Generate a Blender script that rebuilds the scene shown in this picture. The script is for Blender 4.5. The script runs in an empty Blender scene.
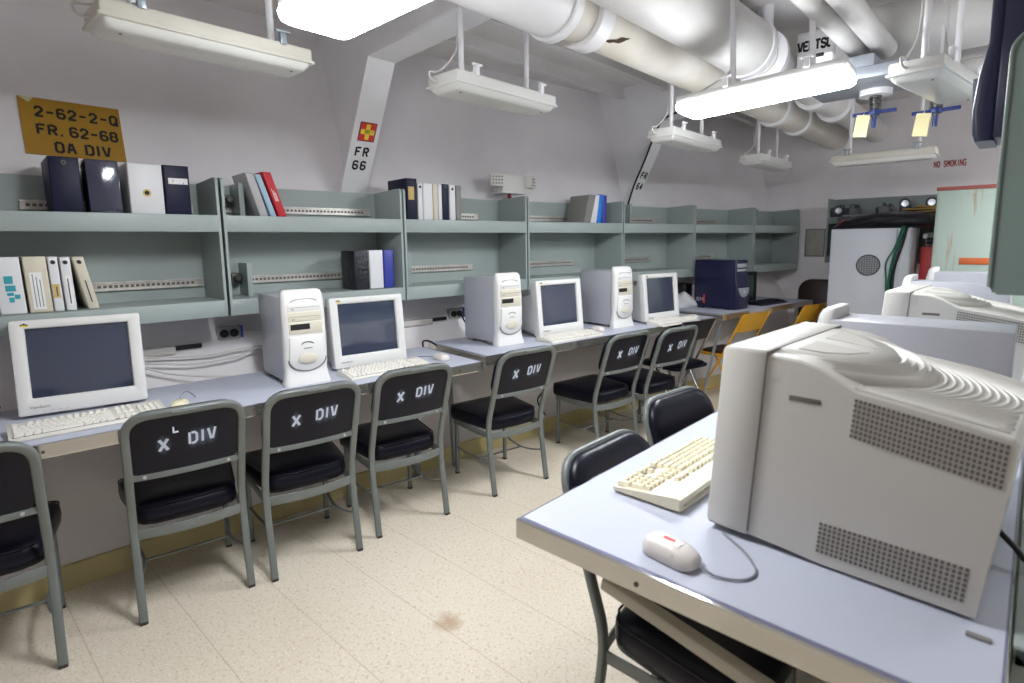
import bpy, bmesh, math, random
from mathutils import Vector, Matrix
random.seed(7)
PI = math.pi
scene = bpy.context.scene
COL = scene.collection
V = Vector

# ------------------------------------------------------------------ materials
def lin(c):
    c = c / 255.0
    return c / 12.92 if c <= 0.04045 else ((c + 0.055) / 1.055) ** 2.4

def rgb(r, g, b):
    return (lin(r), lin(g), lin(b), 1.0)

MATS = {}
def mat(name, col, rough=0.5, metal=0.0, var=0.0, vscale=6.0, bump=0.0, bscale=40.0, emit=0.0, spec=0.5, coat=0.0, var_col=None, trans=0.0):
    if name in MATS:
        return MATS[name]
    m = bpy.data.materials.new(name)
    m.use_nodes = True
    nt = m.node_tree
    b = nt.nodes['Principled BSDF']
    base = rgb(*col)
    b.inputs['Base Color'].default_value = base
    b.inputs['Roughness'].default_value = rough
    b.inputs['Metallic'].default_value = metal
    b.inputs['Specular IOR Level'].default_value = spec
    b.inputs['Coat Weight'].default_value = coat
    b.inputs['Transmission Weight'].default_value = trans
    tc = nt.nodes.new('ShaderNodeTexCoord')
    if var > 0 or var_col:
        n = nt.nodes.new('ShaderNodeTexNoise')
        n.inputs['Scale'].default_value = vscale
        n.inputs['Detail'].default_value = 5.0
        nt.links.new(tc.outputs['Object'], n.inputs['Vector'])
        r = nt.nodes.new('ShaderNodeValToRGB')
        r.color_ramp.elements[0].position = 0.32
        r.color_ramp.elements[1].position = 0.68
        c2 = rgb(*var_col) if var_col else tuple(x * (1 - var) for x in base[:3]) + (1,)
        r.color_ramp.elements[0].color = c2
        r.color_ramp.elements[1].color = base
        nt.links.new(n.outputs['Fac'], r.inputs['Fac'])
        nt.links.new(r.outputs['Color'], b.inputs['Base Color'])
    if bump > 0:
        n2 = nt.nodes.new('ShaderNodeTexNoise')
        n2.inputs['Scale'].default_value = bscale
        n2.inputs['Detail'].default_value = 3.0
        nt.links.new(tc.outputs['Object'], n2.inputs['Vector'])
        bp = nt.nodes.new('ShaderNodeBump')
        bp.inputs['Strength'].default_value = bump
        bp.inputs['Distance'].default_value = 0.01
        nt.links.new(n2.outputs['Fac'], bp.inputs['Height'])
        nt.links.new(bp.outputs['Normal'], b.inputs['Normal'])
    if emit > 0:
        b.inputs['Emission Color'].default_value = (0.93, 0.96, 1.0, 1)
        b.inputs['Emission Strength'].default_value = emit
    MATS[name] = m
    return m

LAMP = 63.0
mat('hull_paint', (236, 232, 234), 0.55, var=0.10, vscale=2.2, bump=0.25, bscale=5)
mat('white_paint', (236, 235, 237), 0.42, var=0.06, vscale=5, bump=0.08, bscale=30)
mat('ceiling_paint', (230, 227, 226), 0.6, var=0.12, vscale=2.5, bump=0.15, bscale=8)
mat('pipe_paint', (224, 222, 219), 0.5, var=0.10, vscale=6, bump=0.25, bscale=14)
mat('pipe_dirty', (231, 228, 221), 0.55, var_col=(214, 207, 193), vscale=3.5, bump=0.2, bscale=14)
mat('shelf_green', (157, 168, 165), 0.45, var=0.05, vscale=4)
mat('panel_green', (122, 138, 132), 0.45, var=0.05, vscale=4)
mat('shelf_dark', (118, 126, 124), 0.5, var=0.08, vscale=4)
mat('zinc', (214, 210, 204), 0.3, metal=0.6, var=0.25, vscale=30)
mat('slot_black', (22, 22, 24), 0.6)
mat('laminate', (188, 192, 206), 0.5, var=0.03, vscale=3, spec=0.3)
mat('laminate_edge', (112, 112, 140), 0.35)
mat('polished_band', (222, 219, 212), 0.16, metal=0.9, var=0.10, vscale=9, bump=0.10, bscale=7)
mat('chair_grey', (117, 122, 120), 0.38, metal=0.15, var=0.06, vscale=10)
mat('chair_foot', (52, 50, 48), 0.6)
mat('vinyl', (12, 12, 27), 0.36, spec=0.27, bump=0.05, bscale=120)
mat('stencil_white', (214, 222, 238), 0.7)
mat('stencil_black', (28, 27, 26), 0.7)
mat('stencil_red', (172, 62, 64), 0.7)
mat('sign_yellow', (166, 124, 20), 0.6, var=0.07, vscale=5)
mat('sign_bare', (205, 196, 160), 0.6)
mat('flag_red', (208, 52, 46), 0.6)
mat('flag_yellow', (236, 206, 62), 0.6)
mat('pc_white', (226, 225, 222), 0.38)
mat('pc_ivory', (214, 208, 190), 0.4)
mat('pc_grey', (180, 181, 189), 0.4, var=0.03, vscale=8)
mat('pc_line', (120, 116, 112), 0.6)
mat('crt_putty', (200, 197, 190), 0.42, bump=0.03, bscale=400)
mat('crt_slot', (104, 97, 90), 0.7)
mat('hood_pad', (188, 185, 177), 0.7, bump=0.1, bscale=300)
mat('screen_glass', (58, 65, 84), 0.10, spec=0.9, coat=0.6)
mat('screen_green', (52, 74, 70), 0.12, spec=0.8, coat=0.5)
mat('keys', (231, 228, 219), 0.45)
mat('key_body', (218, 215, 205), 0.45)
mat('ivory_keys', (233, 225, 200), 0.45)
mat('ivory_body', (222, 214, 190), 0.45)
mat('mouse_white', (220, 214, 208), 0.35)
mat('mouse_cream', (226, 218, 186), 0.35)
mat('navy_case', (26, 26, 62), 0.36, var=0.05, vscale=6)
mat('navy_dark', (17, 18, 34), 0.4)
mat('silver', (196, 197, 200), 0.3, metal=0.5)
mat('mark_red', (226, 60, 58), 0.5)
mat('cable_black', (20, 20, 22), 0.5)
mat('cable_white', (214, 210, 204), 0.5)
mat('cable_grey', (132, 134, 142), 0.5)
mat('cable_green', (22, 104, 78), 0.5)
mat('binder_navy', (20, 22, 50), 0.45, spec=0.25, bump=0.08, bscale=60)
mat('binder_gloss', (40, 44, 70), 0.12, spec=0.9, coat=0.8, bump=0.12, bscale=14)
mat('binder_white', (226, 226, 228), 0.4, var=0.03, vscale=10)
mat('binder_cream', (216, 208, 188), 0.5, var=0.06, vscale=12)
mat('binder_black', (26, 26, 36), 0.4, bump=0.5, bscale=45)
mat('binder_blue', (56, 64, 158), 0.4)
mat('binder_sky', (30, 120, 214), 0.4)
mat('book_red', (190, 36, 46), 0.45)
mat('book_grey', (176, 174, 176), 0.35)
mat('book_lightblue', (158, 188, 206), 0.4)
mat('book_slate', (128, 128, 124), 0.5)
mat('paper', (236, 233, 224), 0.8)
mat('label_white', (238, 238, 236), 0.7)
mat('label_tan', (206, 178, 112), 0.7)
mat('ink', (70, 72, 92), 0.8)
mat('ink_teal', (56, 158, 172), 0.8)
mat('lens_off', (214, 214, 210), 0.22, spec=0.6)
mat('lens_lit', (245, 246, 250), 0.4, emit=LAMP)
mat('lens_fill', (245, 246, 250), 0.4, emit=LAMP * .46)  # weaker emission for the added unseen fill lights, same lens otherwise
mat('fix_white', (218, 217, 213), 0.4)
mat('fix_cream', (206, 202, 190), 0.45, var=0.08, vscale=8)
mat('clamp_zinc', (150, 160, 168), 0.4, metal=0.5)
mat('chair_yellow', (216, 160, 34), 0.42, var=0.08, vscale=8)
mat('seat_brown', (62, 34, 30), 0.55)
mat('maroon', (44, 20, 22), 0.5)
mat('chrome', (170, 170, 170), 0.25, metal=1.0)
mat('valve_blue', (28, 46, 108), 0.45)
mat('valve_metal', (84, 84, 80), 0.45, metal=0.6)
mat('tag_yellow', (212, 199, 152), 0.7)
mat('cab_grey', (212, 214, 223), 0.45, var=0.04, vscale=4)
mat('mesh_dark', (70, 72, 78), 0.6)
mat('mesh_light', (170, 172, 176), 0.5)
mat('locker_red', (150, 74, 66), 0.5)
mat('red_box', (196, 38, 40), 0.45, var=0.12, vscale=10)
mat('orange', (200, 98, 44), 0.5)
mat('lamp_glass', (190, 194, 200), 0.3, metal=0.6)
mat('olive', (84, 80, 46), 0.8, var=0.4, vscale=9)
mat('tarp', (20, 20, 28), 0.35, bump=0.4, bscale=25)
mat('tan_strap', (176, 140, 82), 0.7)
mat('plaque', (178, 176, 166), 0.6, var=0.2, vscale=14)
mat('bulb_red', (120, 26, 30), 0.35)
mat('baseboard_yellow', (218, 203, 146), 0.5, var=0.16, vscale=5)
mat('outlet_grey', (176, 176, 176), 0.5)
mat('blue_plastic', (44, 84, 170), 0.4)
mat('steel_grey', (150, 156, 164), 0.4, metal=0.3)
mat('leg_cream', (196, 190, 172), 0.5, var=0.1, vscale=9)
mat('scorch', (70, 52, 36), 0.9)
mat('bezel_black', (18, 18, 22), 0.4)

def floor_material():
    m = bpy.data.materials.new('vinyl_tile')
    m.use_nodes = True
    nt = m.node_tree; N = nt.nodes; L = nt.links
    b = N['Principled BSDF']
    b.inputs['Roughness'].default_value = 0.36
    tc = N.new('ShaderNodeTexCoord')
    def noise(scale, detail=2.0):
        n = N.new('ShaderNodeTexNoise'); n.inputs['Scale'].default_value = scale
        n.inputs['Detail'].default_value = detail
        L.new(tc.outputs['Object'], n.inputs['Vector']); return n.outputs['Fac']
    def ramp(fac, p0, p1):
        r = N.new('ShaderNodeMapRange'); r.inputs['From Min'].default_value = p0; r.inputs['From Max'].default_value = p1
        L.new(fac, r.inputs['Value']); return r.outputs['Result']
    def mix(fac, a, c):
        x = N.new('ShaderNodeMix'); x.data_type = 'RGBA'
        if isinstance(fac, float): x.inputs['Factor'].default_value = fac
        else: L.new(fac, x.inputs['Factor'])
        for sock, val in ((x.inputs['A'], a), (x.inputs['B'], c)):
            if isinstance(val, tuple): sock.default_value = val
            else: L.new(val, sock)
        return x.outputs['Result']
    col = mix(ramp(noise(1.3, 4), .35, .65), rgb(219, 208, 189), rgb(227, 217, 199))
    col = mix(ramp(noise(70, 3), .56, .70), col, rgb(204, 184, 152))
    col = mix(ramp(noise(130, 2), .63, .72), col, rgb(178, 154, 122))
    col = mix(ramp(noise(110, 2), .60, .70), col, rgb(240, 234, 222))
    sep = N.new('ShaderNodeSeparateXYZ'); L.new(tc.outputs['Object'], sep.inputs['Vector'])
    def math_(op, a, bv):
        x = N.new('ShaderNodeMath'); x.operation = op
        for i, v in enumerate((a, bv)):
            if v is None: continue
            if isinstance(v, (int, float)): x.inputs[i].default_value = v
            else: L.new(v, x.inputs[i])
        return x.outputs[0]
    t = math_('FRACT', math_('DIVIDE', math_('SUBTRACT', sep.outputs['Y'], 0.3075 - 3.048 + .15), 0.3048), None)
    d = math_('ABSOLUTE', math_('SUBTRACT', t, 0.4921), None)
    line = N.new('ShaderNodeMapRange'); L.new(d, line.inputs['Value'])
    line.inputs['From Min'].default_value = 0.003; line.inputs['From Max'].default_value = 0.009
    line.inputs['To Min'].default_value = 0.36; line.inputs['To Max'].default_value = 0.0
    col = mix(line.outputs['Result'], col, rgb(150, 120, 84))
    # one brown scuff left on the tiles
    vd = N.new('ShaderNodeVectorMath'); vd.operation = 'DISTANCE'
    L.new(tc.outputs['Object'], vd.inputs[0]); vd.inputs[1].default_value = (-1.515, 1.25, 0)
    nn = noise(22, 3)
    dd = math_('ADD', vd.outputs['Value'], math_('MULTIPLY', math_('SUBTRACT', nn, 0.5), 0.09))
    st = N.new('ShaderNodeMapRange'); L.new(dd, st.inputs['Value'])
    st.inputs['From Min'].default_value = 0.015; st.inputs['From Max'].default_value = 0.065
    st.inputs['To Min'].default_value = 0.62; st.inputs['To Max'].default_value = 0.0
    col = mix(st.outputs['Result'], col, rgb(160, 118, 66))
    L.new(col, b.inputs['Base Color'])
    return m
MATS['vinyl_tile'] = floor_material()

def overspray_material():
    m = mat('overspray', (12, 12, 27), 0.36, spec=0.27)
    nt = m.node_tree; N = nt.nodes; L = nt.links
    b = N['Principled BSDF']
    tc = N.new('ShaderNodeTexCoord')
    n = N.new('ShaderNodeTexNoise'); n.inputs['Scale'].default_value = 60; n.inputs['Detail'].default_value = 4
    L.new(tc.outputs['Object'], n.inputs['Vector'])
    tot = None
    for cx, sc in ((-.075, 1.0), (.022, 1.1), (.050, 1.2), (.078, 1.1)):
        mp = N.new('ShaderNodeMapping'); mp.inputs['Location'].default_value = (-cx, 0, -(.698 + .05 * cx)); mp.inputs['Scale'].default_value = (1.25, 0, .8)
        mp.vector_type = 'POINT'
        sub = N.new('ShaderNodeVectorMath'); sub.operation = 'SUBTRACT'; sub.inputs[1].default_value = (cx, 0, .698 + .05 * cx)
        L.new(tc.outputs['Object'], sub.inputs[0])
        mul = N.new('ShaderNodeVectorMath'); mul.operation = 'MULTIPLY'; mul.inputs[1].default_value = (1.35, 0, .85)
        L.new(sub.outputs[0], mul.inputs[0])
        ln = N.new('ShaderNodeVectorMath'); ln.operation = 'LENGTH'; L.new(mul.outputs[0], ln.inputs[0])
        N.remove(mp)
        r = N.new('ShaderNodeMapRange'); r.inputs['From Min'].default_value = .012; r.inputs['From Max'].default_value = .040
        r.inputs['To Min'].default_value = .20 * sc; r.inputs['To Max'].default_value = 0
        r.interpolation_type = 'SMOOTHSTEP'
        L.new(ln.outputs['Value'], r.inputs['Value'])
        if tot is None: tot = r.outputs['Result']
        else:
            x = N.new('ShaderNodeMath'); x.operation = 'MAXIMUM'; L.new(tot, x.inputs[0]); L.new(r.outputs['Result'], x.inputs[1]); tot = x.outputs[0]
    k = N.new('ShaderNodeMath'); k.operation = 'MULTIPLY'; L.new(tot, k.inputs[0])
    nr = N.new('ShaderNodeMapRange'); nr.inputs['From Min'].default_value = .3; nr.inputs['From Max'].default_value = .7; nr.inputs['To Min'].default_value = .4
    L.new(n.outputs['Fac'], nr.inputs['Value']); L.new(nr.outputs['Result'], k.inputs[1])
    x = N.new('ShaderNodeMix'); x.data_type = 'RGBA'
    L.new(k.outputs[0], x.inputs['Factor']); x.inputs['A'].default_value = rgb(12, 12, 27); x.inputs['B'].default_value = rgb(176, 196, 236)
    L.new(x.outputs['Result'], b.inputs['Base Color'])
overspray_material()

def rust_material():
    m = mat('locker_green', (172, 188, 177), 0.5, var=0.05, vscale=4)
    nt = m.node_tree; N = nt.nodes; L = nt.links
    b = N['Principled BSDF']
    src = b.inputs['Base Color'].links[0].from_socket
    tc = N.new('ShaderNodeTexCoord')
    mp = N.new('ShaderNodeMapping'); mp.inputs['Scale'].default_value = (16, 16, 1.3)
    L.new(tc.outputs['Object'], mp.inputs['Vector'])
    n = N.new('ShaderNodeTexNoise'); n.inputs['Scale'].default_value = 1.6; n.inputs['Detail'].default_value = 3
    L.new(mp.outputs['Vector'], n.inputs['Vector'])
    r = N.new('ShaderNodeMapRange'); r.inputs['From Min'].default_value = .60; r.inputs['From Max'].default_value = .72
    r.inputs['To Max'].default_value = .65
    L.new(n.outputs['Fac'], r.inputs['Value'])
    x = N.new('ShaderNodeMix'); x.data_type = 'RGBA'
    L.new(r.outputs['Result'], x.inputs['Factor']); L.new(src, x.inputs['A'])
    x.inputs['B'].default_value = rgb(158, 122, 84)
    L.new(x.outputs['Result'], b.inputs['Base Color'])
rust_material()

# ------------------------------------------------------------------ mesh builder
def round_path(pts, r, n=5):
    pts = [V(p) for p in pts]
    out = [pts[0]]
    for i in range(1, len(pts) - 1):
        a, p, c = pts[i - 1], pts[i], pts[i + 1]
        rr = r[i] if isinstance(r, (list, tuple)) else r
        d1 = (a - p); d2 = (c - p)
        q = min(rr, d1.length * .49, d2.length * .49)
        p1 = p + d1.normalized() * q; p2 = p + d2.normalized() * q
        for k in range(n + 1):
            t = k / n
            out.append(p1 * (1 - t) ** 2 + p * 2 * t * (1 - t) + p2 * t * t)
    out.append(pts[-1])
    return out

def smooth_path(pts, n=6):
    pts = [V(p) for p in pts]
    P = [pts[0] * 2 - pts[1]] + pts + [pts[-1] * 2 - pts[-2]]
    out = []
    for i in range(1, len(P) - 2):
        a, b, c, d = P[i - 1:i + 3]
        for k in range(n):
            t = k / n
            out.append(.5 * ((2 * b) + (c - a) * t + (2 * a - 5 * b + 4 * c - d) * t * t + (3 * b - a - 3 * c + d) * t ** 3))
    out.append(pts[-1])
    return out

def circ(r, n=10):
    return [(r * math.cos(2 * PI * k / n), r * math.sin(2 * PI * k / n)) for k in range(n)]

def rrect(w, h, r, n=3):
    out = []
    for cx, cy, a0 in ((w / 2 - r, h / 2 - r, 0), (-w / 2 + r, h / 2 - r, PI / 2), (-w / 2 + r, -h / 2 + r, PI), (w / 2 - r, -h / 2 + r, 1.5 * PI)):
        for k in range(n + 1):
            a = a0 + PI / 2 * k / n
            out.append((cx + r * math.cos(a), cy + r * math.sin(a)))
    return out

class MB:
    def __init__(s):
        s.bm = bmesh.new(); s.mi = 0
    def add(s, verts, faces):
        vs = [s.bm.verts.new(v) for v in verts]
        for f in faces:
            try:
                fc = s.bm.faces.new([vs[i] for i in f]); fc.material_index = s.mi
            except ValueError:
                pass
        return vs
    def merge(s, bm, M=None):
        me = bpy.data.meshes.new('tmp'); 
        for f in bm.faces: f.material_index = s.mi
        bm.to_mesh(me); bm.free()
        if M is not None: me.transform(M)
        s.bm.from_mesh(me); bpy.data.meshes.remove(me)
    def box(s, x0, x1, y0, y1, z0, z1, bevel=0.0, seg=2, M=None):
        bm = bmesh.new()
        bmesh.ops.create_cube(bm, size=1)
        for v in bm.verts:
            v.co = V(((x0 + x1) / 2 + v.co.x * (x1 - x0), (y0 + y1) / 2 + v.co.y * (y1 - y0), (z0 + z1) / 2 + v.co.z * (z1 - z0)))
        if bevel > 0:
            bevel = min(bevel, .49 * min(abs(x1 - x0), abs(y1 - y0), abs(z1 - z0)))
            bmesh.ops.bevel(bm, geom=list(bm.edges), offset=bevel, segments=seg, affect='EDGES', profile=.5)
        s.merge(bm, M); return s
    def loft(s, rings, cap0=True, cap1=True, closed=True):
        n = len(rings[0]); vs = []
        for r in rings: vs.append([s.bm.verts.new(V(p)) for p in r])
        m = n if closed else n - 1
        for a, b in zip(vs, vs[1:]):
            for i in range(m):
                j = (i + 1) % n
                try:
                    f = s.bm.faces.new((a[i], a[j], b[j], b[i])); f.material_index = s.mi
                except ValueError: pass
        for flag, ring in ((cap0, vs[0][::-1]), (cap1, vs[-1])):
            if flag and closed:
                try:
                    f = s.bm.faces.new(ring); f.material_index = s.mi
                except ValueError: pass
        return s
    def tube(s, path, sec, closed=False, up=(0, 0, 1), cap=True):
        if isinstance(sec, (int, float)): sec = circ(sec, 8)
        path = [V(p) for p in path]
        n = len(path); rings = []
        T = []
        for i in range(n):
            a = path[(i - 1) % n] if (closed or i > 0) else path[i]
            b = path[(i + 1) % n] if (closed or i < n - 1) else path[i]
            T.append((b - a).normalized())
        u = V(up); u = (u - T[0] * u.dot(T[0]))
        if u.length < 1e-4:
            u = V((1, 0, 0)); u = u - T[0] * u.dot(T[0])
        u.normalize()
        for i in range(n):
            u = u - T[i] * u.dot(T[i]); u.normalize()
            w = T[i].cross(u)
            rings.append([path[i] + w * a + u * b for a, b in sec])
        if closed:
            rings.append(rings[0]); s.loft(rings, False, False)
            bmesh.ops.remove_doubles(s.bm, verts=list(s.bm.verts), dist=1e-6)
        else:
            s.loft(rings, cap, cap)
        return s
    def cyl(s, p0, p1, r0, r1=None, n=16):
        p0 = V(p0); p1 = V(p1); r1 = r0 if r1 is None else r1
        t = (p1 - p0).normalized()
        u = V((0, 0, 1)) if abs(t.z) < .9 else V((1, 0, 0))
        u = (u - t * u.dot(t)).normalized(); w = t.cross(u)
        rings = [[p + w * r * math.cos(2 * PI * k / n) + u * r * math.sin(2 * PI * k / n) for k in range(n)] for p, r in ((p0, r0), (p1, r1))]
        return s.loft(rings)
    def lathe(s, prof, o=(0, 0, 0), axis='z', n=20):
        rings = []
        o = V(o)
        for r, h in prof:
            ring = []
            for k in range(n):
                a = 2 * PI * k / n
                c, d = r * math.cos(a), r * math.sin(a)
                ring.append(o + (V((c, d, h)) if axis == 'z' else V((d, h, c)) if axis == 'y' else V((h, c, d))))
            rings.append(ring)
        return s.loft(rings, prof[0][0] < 1e-3, prof[-1][0] < 1e-3)
    def prism(s, poly, d0, d1, f):
        return s.loft([[f(a, b, d) for a, b in poly] for d in (d0, d1)])
    def xf(s, M):
        s.bm.transform(M); return s
    def build(s, name, m, parent=None, smooth=35, loc=None):
        me = bpy.data.meshes.new(name)
        bmesh.ops.recalc_face_normals(s.bm, faces=list(s.bm.faces))
        s.bm.to_mesh(me); s.bm.free()
        for k in (m if isinstance(m, (list, tuple)) else [m]):
            me.materials.append(MATS[k])
        if smooth:
            me.shade_smooth(); me.set_sharp_from_angle(angle=math.radians(smooth))
        o = bpy.data.objects.new(name, me); COL.objects.link(o)
        if parent: o.parent = parent
        if loc is not None: o.location = loc
        return o

def tag(o, label=None, cat=None, group=None, kind=None):
    if label: o['label'] = label
    if cat: o['category'] = cat
    if group: o['group'] = group
    if kind: o['kind'] = kind
    return o

def thing(name, label, cat, loc=(0, 0, 0), rz=0.0, group=None):
    o = bpy.data.objects.new(name, None); COL.objects.link(o)
    o.empty_display_size = 0.05
    o.location = loc; o.rotation_euler = (0, 0, rz)
    return tag(o, label, cat, group)

def copy_tree(o, parent=None):
    c = o.copy(); COL.objects.link(c)
    if parent: c.parent = parent
    for ch in list(o.children): copy_tree(ch, c)
    return c

def place(o, x, y, z, rz, label=None, group=None):
    o.location = (x, y, z); o.rotation_euler = (0, 0, rz)
    if label: o['label'] = label
    if group: o['group'] = group
    return o

def facing(fx, fy):
    return math.atan2(-fx, fy)

# ------------------------------------------------------------------ stencil lettering
O8 = [(.16, 0), (.44, 0), (.6, .16), (.6, .84), (.44, 1), (.16, 1), (0, .84), (0, .16), (.16, 0)]
GL = {
    'X': [[(0, 0), (.27, .46)], [(.33, .54), (.6, 1)], [(0, 1), (.6, 0)]],
    'D': [[(0, 0), (0, 1)], [(.2, 1), (.42, 1), (.6, .82), (.6, .18), (.42, 0), (.2, 0)]],
    'I': [[(.3, 0), (.3, 1)]],
    'V': [[(0, 1), (.24, .02)], [(.38, .02), (.6, 1)]],
    '2': [[(.02, .78), (.16, 1), (.44, 1), (.6, .84), (.6, .62), (.02, .06)], [(.0, 0), (.6, 0)]],
    '-': [[(.06, .5), (.54, .5)]],
    '6': [[(.58, .86), (.44, 1), (.16, 1), (0, .84), (0, .16), (.16, 0), (.44, 0), (.6, .16), (.6, .4), (.44, .54), (.16, .54)]],
    'Q': [O8[:5], O8[4:], [(.36, .24), (.64, -.06)]],
    'O': [[(.24, 0), (.16, 0), (0, .16), (0, .84), (.16, 1), (.24, 1)], [(.36, 1), (.44, 1), (.6, .84), (.6, .16), (.44, 0), (.36, 0)]],
    'F': [[(0, 0), (0, 1)], [(.16, 1), (.6, 1)], [(.16, .52), (.46, .52)]],
    'R': [[(0, 0), (0, 1)], [(.16, 1), (.44, 1), (.6, .86), (.6, .64), (.46, .5), (.16, .5)], [(.34, .44), (.6, 0)]],
    '.': [[(.26, 0), (.34, .02)]],
    '8': [[(.16, .53), (.02, .68), (.02, .86), (.16, 1), (.44, 1), (.58, .86), (.58, .68), (.44, .53), (.6, .38), (.6, .16), (.44, 0), (.16, 0), (0, .16), (0, .38), (.16, .53)]],
    'A': [[(0, 0), (.22, 1)], [(.36, 1), (.6, 0)], [(.16, .34), (.44, .34)]],
    '4': [[(.46, 0), (.46, 1), (.02, .34)], [(.06, .3), (.6, .3)]],
    'N': [[(0, 0), (0, 1)], [(.06, .96), (.54, .04)], [(.6, 0), (.6, 1)]],
    'S': [[(.6, .82), (.44, 1), (.16, 1), (0, .84), (0, .68), (.16, .54), (.44, .46), (.6, .32), (.6, .16), (.44, 0), (.16, 0), (0, .18)]],
    'M': [[(0, 0), (0, 1)], [(.06, 1), (.3, .4), (.54, 1)], [(.6, 1), (.6, 0)]],
    'K': [[(0, 0), (0, 1)], [(.12, .5), (.58, 1)], [(.2, .56), (.6, 0)]],
    'G': [[(.58, .84), (.44, 1), (.16, 1), (0, .84), (0, .16), (.16, 0), (.6, 0), (.6, .44), (.36, .44)]],
    'T': [[(.3, 0), (.3, .88)], [(0, 1), (.6, 1)]],
    'U': [[(0, 1), (0, .16), (.16, 0), (.44, 0), (.6, .16), (.6, 1)]],
    'P': [[(0, 0), (0, 1)], [(.16, 1), (.44, 1), (.6, .84), (.6, .6), (.44, .46), (.16, .46)]],
    'E': [[(0, 0), (0, 1)], [(.16, 1), (.58, 1)], [(.16, .52), (.46, .52)], [(.16, 0), (.58, 0)]],
    'C': [[(.6, .8), (.44, 1), (.16, 1), (0, .84), (0, .16), (.16, 0), (.44, 0), (.6, .2)]],
    'W': [[(0, 1), (.14, 0), (.3, .6), (.46, 0), (.6, 1)]],
    'L': [[(0, 1), (0, 0)], [(.12, 0), (.56, 0)]],
    'Y': [[(0, 1), (.3, .5), (.3, 0)], [(.36, .54), (.6, 1)]],
    'B': [[(0, 0), (0, 1)], [(.16, 1), (.42, 1), (.56, .86), (.56, .66), (.42, .53), (.6, .38), (.6, .14), (.44, 0), (.16, 0)], [(.16, .53), (.42, .53)]],
}
def stencil(mb, text, o, xd, yd, h, t=.17, gap=.32, dep=.0008, asp=1.0):
    """strokes of text as thin raised bars; o = lower left, xd/yd unit directions, h = letter height"""
    o = V(o); xd = V(xd).normalized(); yd = V(yd).normalized(); nd = xd.cross(yd)
    x = 0.0
    for ch in text:
        if ch == ' ':
            x += .55; continue
        w = {'.': .2, 'I': .3}.get(ch, .6); off = {'.': -.2, 'I': -.15}.get(ch, 0)
        for pl in GL[ch]:
            for a, b in zip(pl, pl[1:]):
                a = V((a[0] + x + off, a[1])); b = V((b[0] + x + off, b[1])); d = (b - a).normalized(); n = V((-d.y, d.x)) * t / 2
                e = d * t * .22
                q = [a - e - n, b + e - n, b + e + n, a - e + n]
                vs = [o + (xd * p.x * asp + yd * p.y) * h + nd * k for k in (-dep * .2, dep) for p in q]
                mb.add(vs, [(0, 1, 2, 3), (4, 5, 6, 7), (0, 1, 5, 4), (1, 2, 6, 5), (2, 3, 7, 6), (3, 0, 4, 7)])
        x += w + gap
    return x * h

def font_mark(name, text, size, m, parent, M, ext=.0004):
    cu = bpy.data.curves.new(name, 'FONT'); cu.body = text; cu.size = size; cu.extrude = ext; cu.align_x = 'LEFT'
    ob = bpy.data.objects.new(name + '_c', cu); COL.objects.link(ob)
    bpy.context.view_layer.update()
    me = bpy.data.meshes.new_from_object(ob)
    bpy.data.objects.remove(ob); bpy.data.curves.remove(cu)
    me.transform(M); me.materials.clear(); me.materials.append(MATS[m]); me.name = name
    o = bpy.data.objects.new(name, me); COL.objects.link(o); o.parent = parent
    return o

def axes(o, xd, yd):
    xd = V(xd).normalized(); yd = V(yd).normalized(); zd = xd.cross(yd)
    return Matrix(((xd.x, yd.x, zd.x, o[0]), (xd.y, yd.y, zd.y, o[1]), (xd.z, yd.z, zd.z, o[2]), (0, 0, 0, 1)))

# ------------------------------------------------------------------ the hull curve (plan) and the room
def fx(y):               # plan line of the shelf fronts along the ship's side
    return .018 * y * y + .030 * y - 2.712
SK = 1.045          # upper hull and shelves follow the lip line set out this much farther
def hull(y, z):
    f0 = fx(y); f1 = SK * fx(y / SK)
    prof = [(0, f0 - .155), (.776, f0 - .31), (1.08, f1 - .345), (1.75, f1 - .375), (2.07, f1 - .45), (2.76, f1 - .66), (2.9, f1 - .70)]
    for (z0, o0), (z1, o1) in zip(prof, prof[1:]):
        if z <= z1:
            return o0 + (o1 - o0) * (z - z0) / (z1 - z0)
CEIL = 2.72
YB = 6.64

def S_(o):
    return tag(o, kind='structure')

b = MB()
ys = [-2.6 + .25 * k for k in range(37)]; ys[-1] = YB + .05
zs = [0, .4, .776, 1.08, 1.4, 1.75, 2.07, 2.4, CEIL + .08]
zs[-1] = 2.80
grid = [[V((hull(y, z), y, z)) for z in zs] for y in ys]
grid2 = [[V((hull(y, z) - .08, y, z)) for z in zs] for y in ys]
b.loft([g + h[::-1] for g, h in zip(grid, grid2)])
S_(b.build('wall_left', 'hull_paint', smooth=60))
b = MB(); b.box(-3.6, 2.7, -2.7, YB + .1, -.06, 0)
S_(b.build('floor', 'vinyl_tile', smooth=0))
b = MB(); b.box(-3.7, 2.7, -2.7, YB + .1, CEIL, CEIL + .06)
S_(b.build('ceiling', 'ceiling_paint', smooth=0))
b = MB(); b.box(-3.4, 2.7, YB, YB + .08, 0, CEIL)
S_(b.build('wall_back', 'hull_paint', smooth=0))
b = MB(); b.box(2.05, 2.13, -1.9, YB, 0, CEIL)  # unseen wall, set closer in to raise the bounce light
S_(b.build('wall_right', 'hull_paint', smooth=0))
b = MB(); b.box(-3.6, 2.1, -1.98, -1.9, 0, CEIL)  # unseen wall behind the camera, also moved in for stronger bounce
S_(b.build('wall_front', 'hull_paint', smooth=0))
b = MB()
rings = []
for y in ys[:-1] + [YB - .01]:
    x = hull(y, 0); x1 = hull(y, .1)
    rings.append([V((x - .004, y, 0)), V((x + .012, y, 0)), V((x1 + .010, y, .095)), V((x1 + .002, y, .10))])
b.loft(rings)
S_(b.build('baseboard_left', 'baseboard_yellow', smooth=30))
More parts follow.
